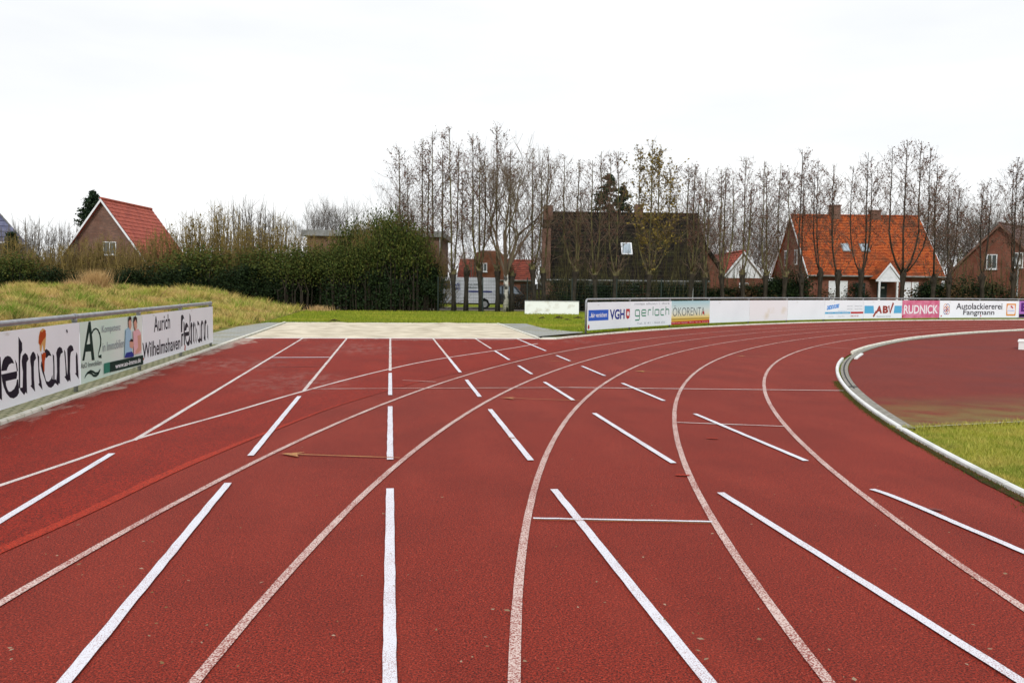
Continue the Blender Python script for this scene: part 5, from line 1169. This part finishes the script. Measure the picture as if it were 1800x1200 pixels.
def bush(name, w_, h, n, lf, size=.12, nc=45, dep=1.5, fill=.75, stems=20, lowcut=.10, cs=.16):
    o = empty(name); C_ = []
    for i in range(nc):
        while True:
            x, y, z = random.uniform(-1,1), random.uniform(-1,1), random.uniform(0,1)
            rr = x*x+y*y+(max(0, z-.35)/.65)**2
            if rr < 1 and (rr > .25 or random.random() < .4): break
        C_.append((x*w_/2, y*dep/2, h*(lowcut+(1-lowcut)*z)*.93))
    P = []
    for i in range(n):
        c = random.choice(C_); s = cs*(w_/2.2); P.append((c[0]+random.gauss(0, s*1.4), c[1]+random.gauss(0, s*1.1), max(.05, c[2]+random.gauss(0, s*1.3))))
    mb = MB()
    for i in range(stems):
        x, y = random.uniform(-.35,.35)*w_, random.uniform(-.3,.3)*dep; c = random.choice(C_); mb.tube([(x,y,-.05), (x*1.1,y,h*.3), ((x+c[0])/2, (y+c[1])/2, c[2]*.8+.1), (c[0], c[1], c[2]+h*.05)], [.03,.025,.018,.006], 4, False)
    mb.build('branches', M['bark_dark'], o); leafobj('leaves', P, size, lf, o, 1.5); return o
EV = [(bush('evergreen_bush', 2.2, 3, 6000, 'dark_leaf', .085, nc=44, cs=.18), 2.2, 3.0), (bush('evergreen_bush', 2.2, 3, 4500, 'dark_leaf', .085, nc=34, cs=.2), 2.2, 3.0), (bush('green_bush', 2.2, 3, 3600, 'mid_leaf', .075, nc=34, cs=.26, lowcut=.62), 2.2, 3.0), (bush('brown_bush', 2.2, 2.2, 1500, 'brown_leaf', .09, nc=30, cs=.25), 2.2, 2.2), (bush('evergreen_bush', 2.2, 3, 7000, 'dark_leaf', .08, nc=52, cs=.19), 2.2, 3.0)]
gE = 'dark evergreen bushes along the boundary'
E_ = [(1, 1015, 56.5, 60, 494, 'dark bush before the left part of the long brick wall'), (0, 1062, 56.5, 56, 498, 'dark bush between the left windows of the black roofed house'), (1, 1120, 56.8, 60, 496, 'dark bush below the yellow leaved tree'), (0, 1185, 56.8, 60, 498, 'dark bush before the long window of the black roofed house'), (1, 1228, 56.8, 50, 496, 'dark bush at the right end of the black eave'), (0, 1275, 57, 56, 503, 'dark bush before the left wall of the garage'), (1, 1335, 57, 56, 500, 'dark bush under the right slope of the white gable'), (0, 1362, 57.2, 44, 486, 'dark bush at the left gable foot of the orange roofed house')]
for i, (px, ty, k_) in enumerate([(-14,474,0),(22,470,1),(58,478,0),(92,468,1),(126,476,4),(160,480,0),(196,474,1),(232,470,0),(266,462,4),(300,470,1),(334,462,0),(368,466,4),(402,470,1),(436,462,0),(468,474,4),(502,468,1),(536,464,0),(570,456,4)]):
    nm = ['at the far left edge', 'before the wall of the blue roofed house', 'below the end of the blue roof slope', 'below the gap between the two left houses', 'at the lower left corner of the red roofed house', 'behind the tallest dry grass clump',
      'below the window of the brick gable', 'behind the low dry grass on the bank crest', 'at the lower right corner of the brick gable', 'below the lower end of the red roof', 'behind the far end of the left railing', 'behind the bank, a little right of the railing end', 'left of the silver blue minivan', 'partly before the left side of the silver blue minivan', 'right of the silver blue minivan', 'where the bank runs down, midway to the flat roof', 'below the left corner of the flat roofed building', 'at the foot of the bank before the flat roofed building'][i]
    E_.append((k_, px, 53.5+(i % 3)*.4, 56, ty, 'dark evergreen bush '+nm))
for k_, px, D, w_, ty, lab in [(4, 602, 53, 60, 438, 'tall dark evergreen bush at the left of the large clump'), (0, 640, 52.6, 64, 436, 'tall dark evergreen bush left of the middle of the large clump'), (4, 682, 52.8, 64, 402, 'tallest dark evergreen in the middle of the large clump'), (4, 722, 52.6, 64, 412, 'tall dark evergreen right of the tallest one in the clump'), (0, 752, 52.4, 56, 458, 'dark evergreen bush at the right end of the clump, hiding the van front'),
   (1, 620, 52.2, 80, 452, 'lower dark bush at the front left of the large clump'), (4, 664, 52, 80, 448, 'lower dark bush over the trailer wheels'), (1, 706, 52, 84, 444, 'lower dark bush at the front right of the large clump'), (4, 1395, 57, 62, 470, 'dense dark bush hiding the left corner of the orange roofed house'), (4, 1700, 58, 90, 485, 'dense dark bush left of the right-most house'), (1, 1742, 58, 70, 496, 'dark bush below the windows of the right-most house'),
   (0, 1658, 58, 60, 498, 'dark bush right of the orange roofed house'), (1, 1040, 58, 80, 500, 'low dark bush below the left window of the black roofed house'), (0, 1088, 58, 60, 497, 'low dark bush before the door of the black roofed house'), (1, 1165, 58, 90, 498, 'low dark bush before the right window of the black roofed house'), (0, 990, 58, 60, 488, 'dark bush right of the chimney wall of the black roofed house'), (1, 1250, 57, 50, 505, 'low dark bush at the right corner of the black roofed house'), (0, 1312, 57.6, 50, 500, 'low dark bush before the white gabled garage'), (1, 1350, 57.6, 46, 494, 'low dark bush right of the garage wall'), (0, 1205, 57.6, 60, 502, 'low dark bush before the brick wall right of the long window'), (1, 1505, 59, 40, 496, 'low dark bush left of the white porch'), (0, 1630, 59, 44, 494, 'low dark bush below the right eave of the orange roof')]:
    E_.append((k_, px, D, w_, ty, lab))
place(EV, E_, gE, 'bush')
gG = 'lighter green and brown bushes'
place(EV, [(2, 600, 52.0, 66, 436, 'olive green bush over the left front of the evergreen clump'), (2, 640, 51.7, 56, 430, 'olive green bush on the left front of the tall evergreens, above the trailer'), (2, 684, 51.7, 64, 388, 'olive green bush veiling the top of the tallest evergreen'), (2, 724, 51.7, 60, 408, 'olive green bush veiling the evergreen below the reddish trees'), (2, 520, 53.0, 80, 440, 'olive green bush at the foot of the bank, left of the flat building'), (2, 622, 53.8, 60, 398, 'mid green bush tips at the upper left of the evergreen clump'), (2, 665, 54.2, 50, 384, 'olive green bush crowning the evergreen clump'), (2, 700, 54.2, 60, 380, 'highest olive green bush above the evergreen clump'), (2, 350, 54.2, 110, 442, 'olive green bush in the hedge right of the red roof'), (2, 460, 54.6, 90, 442, 'olive green bush over the minivan roof'), (2, 560, 53.6, 80, 440, 'olive green bush before the left wall of the flat building'),
   (3, 1285, 57, 90, 497, 'brown leafed bush before the brick wall of the garage'), (3, 1335, 57, 80, 500, 'brown leafed bush right of the garage'), (3, 1440, 58, 60, 505, 'brown leafed bush left of the white shutters'), (3, 1790, 58, 70, 500, 'brown leafed bush at the right edge'), (3, 1630, 62, 70, 490, 'brown leafed bush at the right eave of the orange roofed house'), (3, 930, 58, 70, 512, 'brown leafed bush behind the low white wall'), (2, 1160, 60, 50, 500, 'green bush before the right window of the black roofed house'), (3, 1020, 57, 70, 508, 'brown leafed bush behind the first post of the bend railing'), (3, 1118, 57, 60, 506, 'brown leafed bush before the dark door of the black roofed house'), (3, 1372, 57.5, 40, 492, 'brown leafed bush left of the dense dark bush at the orange house'), (3, 1690, 57, 60, 500, 'brown leafed bush in the gap between the two right-hand houses'), (2, 22, 54, 90, 452, 'olive green bush at the left edge')], gG, 'bush')
# hanging reddish twigs before the black roof
vine = [(whips('bare_shrub', 3.0, 5, 34, 0, 'bark'), 3.0, 5.0)]
place(vine, [(0, 1005, 56.5, 80, 380, 'reddish twiggy shrub reaching the ridge left of the spruces'), (0, 1075, 57, 70, 392, 'twiggy shrub before the skylight of the black roof'), (0, 1130, 57, 70, 385, 'twiggy shrub below the yellow leaved tree'), (0, 1200, 56.5, 60, 380, 'twiggy shrub close to the right edge of the black roof'), (0, 1715, 58, 80, 425, 'twiggy shrub before the left window of the right-most house'), (0, 1765, 58, 90, 412, 'twiggy shrub before the right window of the right-most house'), (0, 1670, 60, 90, 420, 'twiggy shrub in the gap between the two right-hand houses'), (0, 960, 57, 60, 470, 'low twiggy shrub at the foot of the chimney wall'), (0, 1255, 57, 60, 440, 'twiggy shrub at the brick wing of the black roofed house'), (0, 985, 57, 80, 400, 'reddish twiggy shrub before the left part of the black roof'), (0, 1030, 57, 80, 405, 'twiggy shrub before the black roof, left of the skylight'), (0, 1170, 57, 90, 398, 'twiggy shrub before the black roof, right of the skylight'), (0, 1215, 57, 70, 410, 'twiggy shrub before the right end of the black roof'), (0, 1290, 60, 90, 430, 'twiggy shrub before the red garage roof'), (0, 1365, 58, 60, 430, 'twiggy shrub before the left gable of the orange roofed house')], 'thin twiggy shrubs before the right-hand houses', 'shrub')
# conifers
def conifer(px, D, ty, wpx, label, name='spruce_tree', n=9000, flat=False, zb=.12):
    c = cw(px, D); h = zat(px, ty, D)+.03; o = empty(name, (c.x, c.y, -.03)); tag(o, label, 'conifer'); mb = MB(); mb.tube([(0,0,-.1), (0,0,h*.97)], [.2, .03], 8); mb.build('trunk', M['bark_dark'], o)
    P = []; br = MB(); wr_ = wpx/F*D/2; nb = 110
    for i in range(nb):
        z = h*(zb+(1-zb)*(i/nb)); t = (z/h-zb)/(1-zb); a = random.uniform(0, 6.28)
        r_ = wr_*((1-t)**.8 if not flat else math.sin(math.pi*min(1, .15+t*.9))**.6)*random.uniform(.6, 1.1)+.1
        e = Vector((math.cos(a)*r_, math.sin(a)*r_, z-r_*.15*(0 if flat else 1))); br.tube([(0,0,z), e], [.03, .008], 3, False)
        for k_ in range(n//nb): q = Vector((0,0,z)).lerp(e, random.uniform(.2, 1.03)); P.append((q+Vector((random.gauss(0,.12), random.gauss(0,.12), random.gauss(-.05, .07 if flat else .1))))[:])
    br.build('branches', M['bark_dark'], o); leafobj('needles', P, .13, 'needle', o, 2.2)
conifer(1066, 80, 306, 190, 'taller dark spruce above the ridge of the black roof, left of the yellow leaved tree'); conifer(1092, 82, 326, 170, 'shorter dark spruce just right of the taller one above the black roof')
conifer(166, 84, 336, 50, 'dark layered pine behind the ridge of the red roofed house', 'pine_tree', flat=True, zb=.55)
conifer(22, 62, 408, 16, 'small round topped conifer before the slate blue roof', 'conifer_tree', 1500, True, .35)
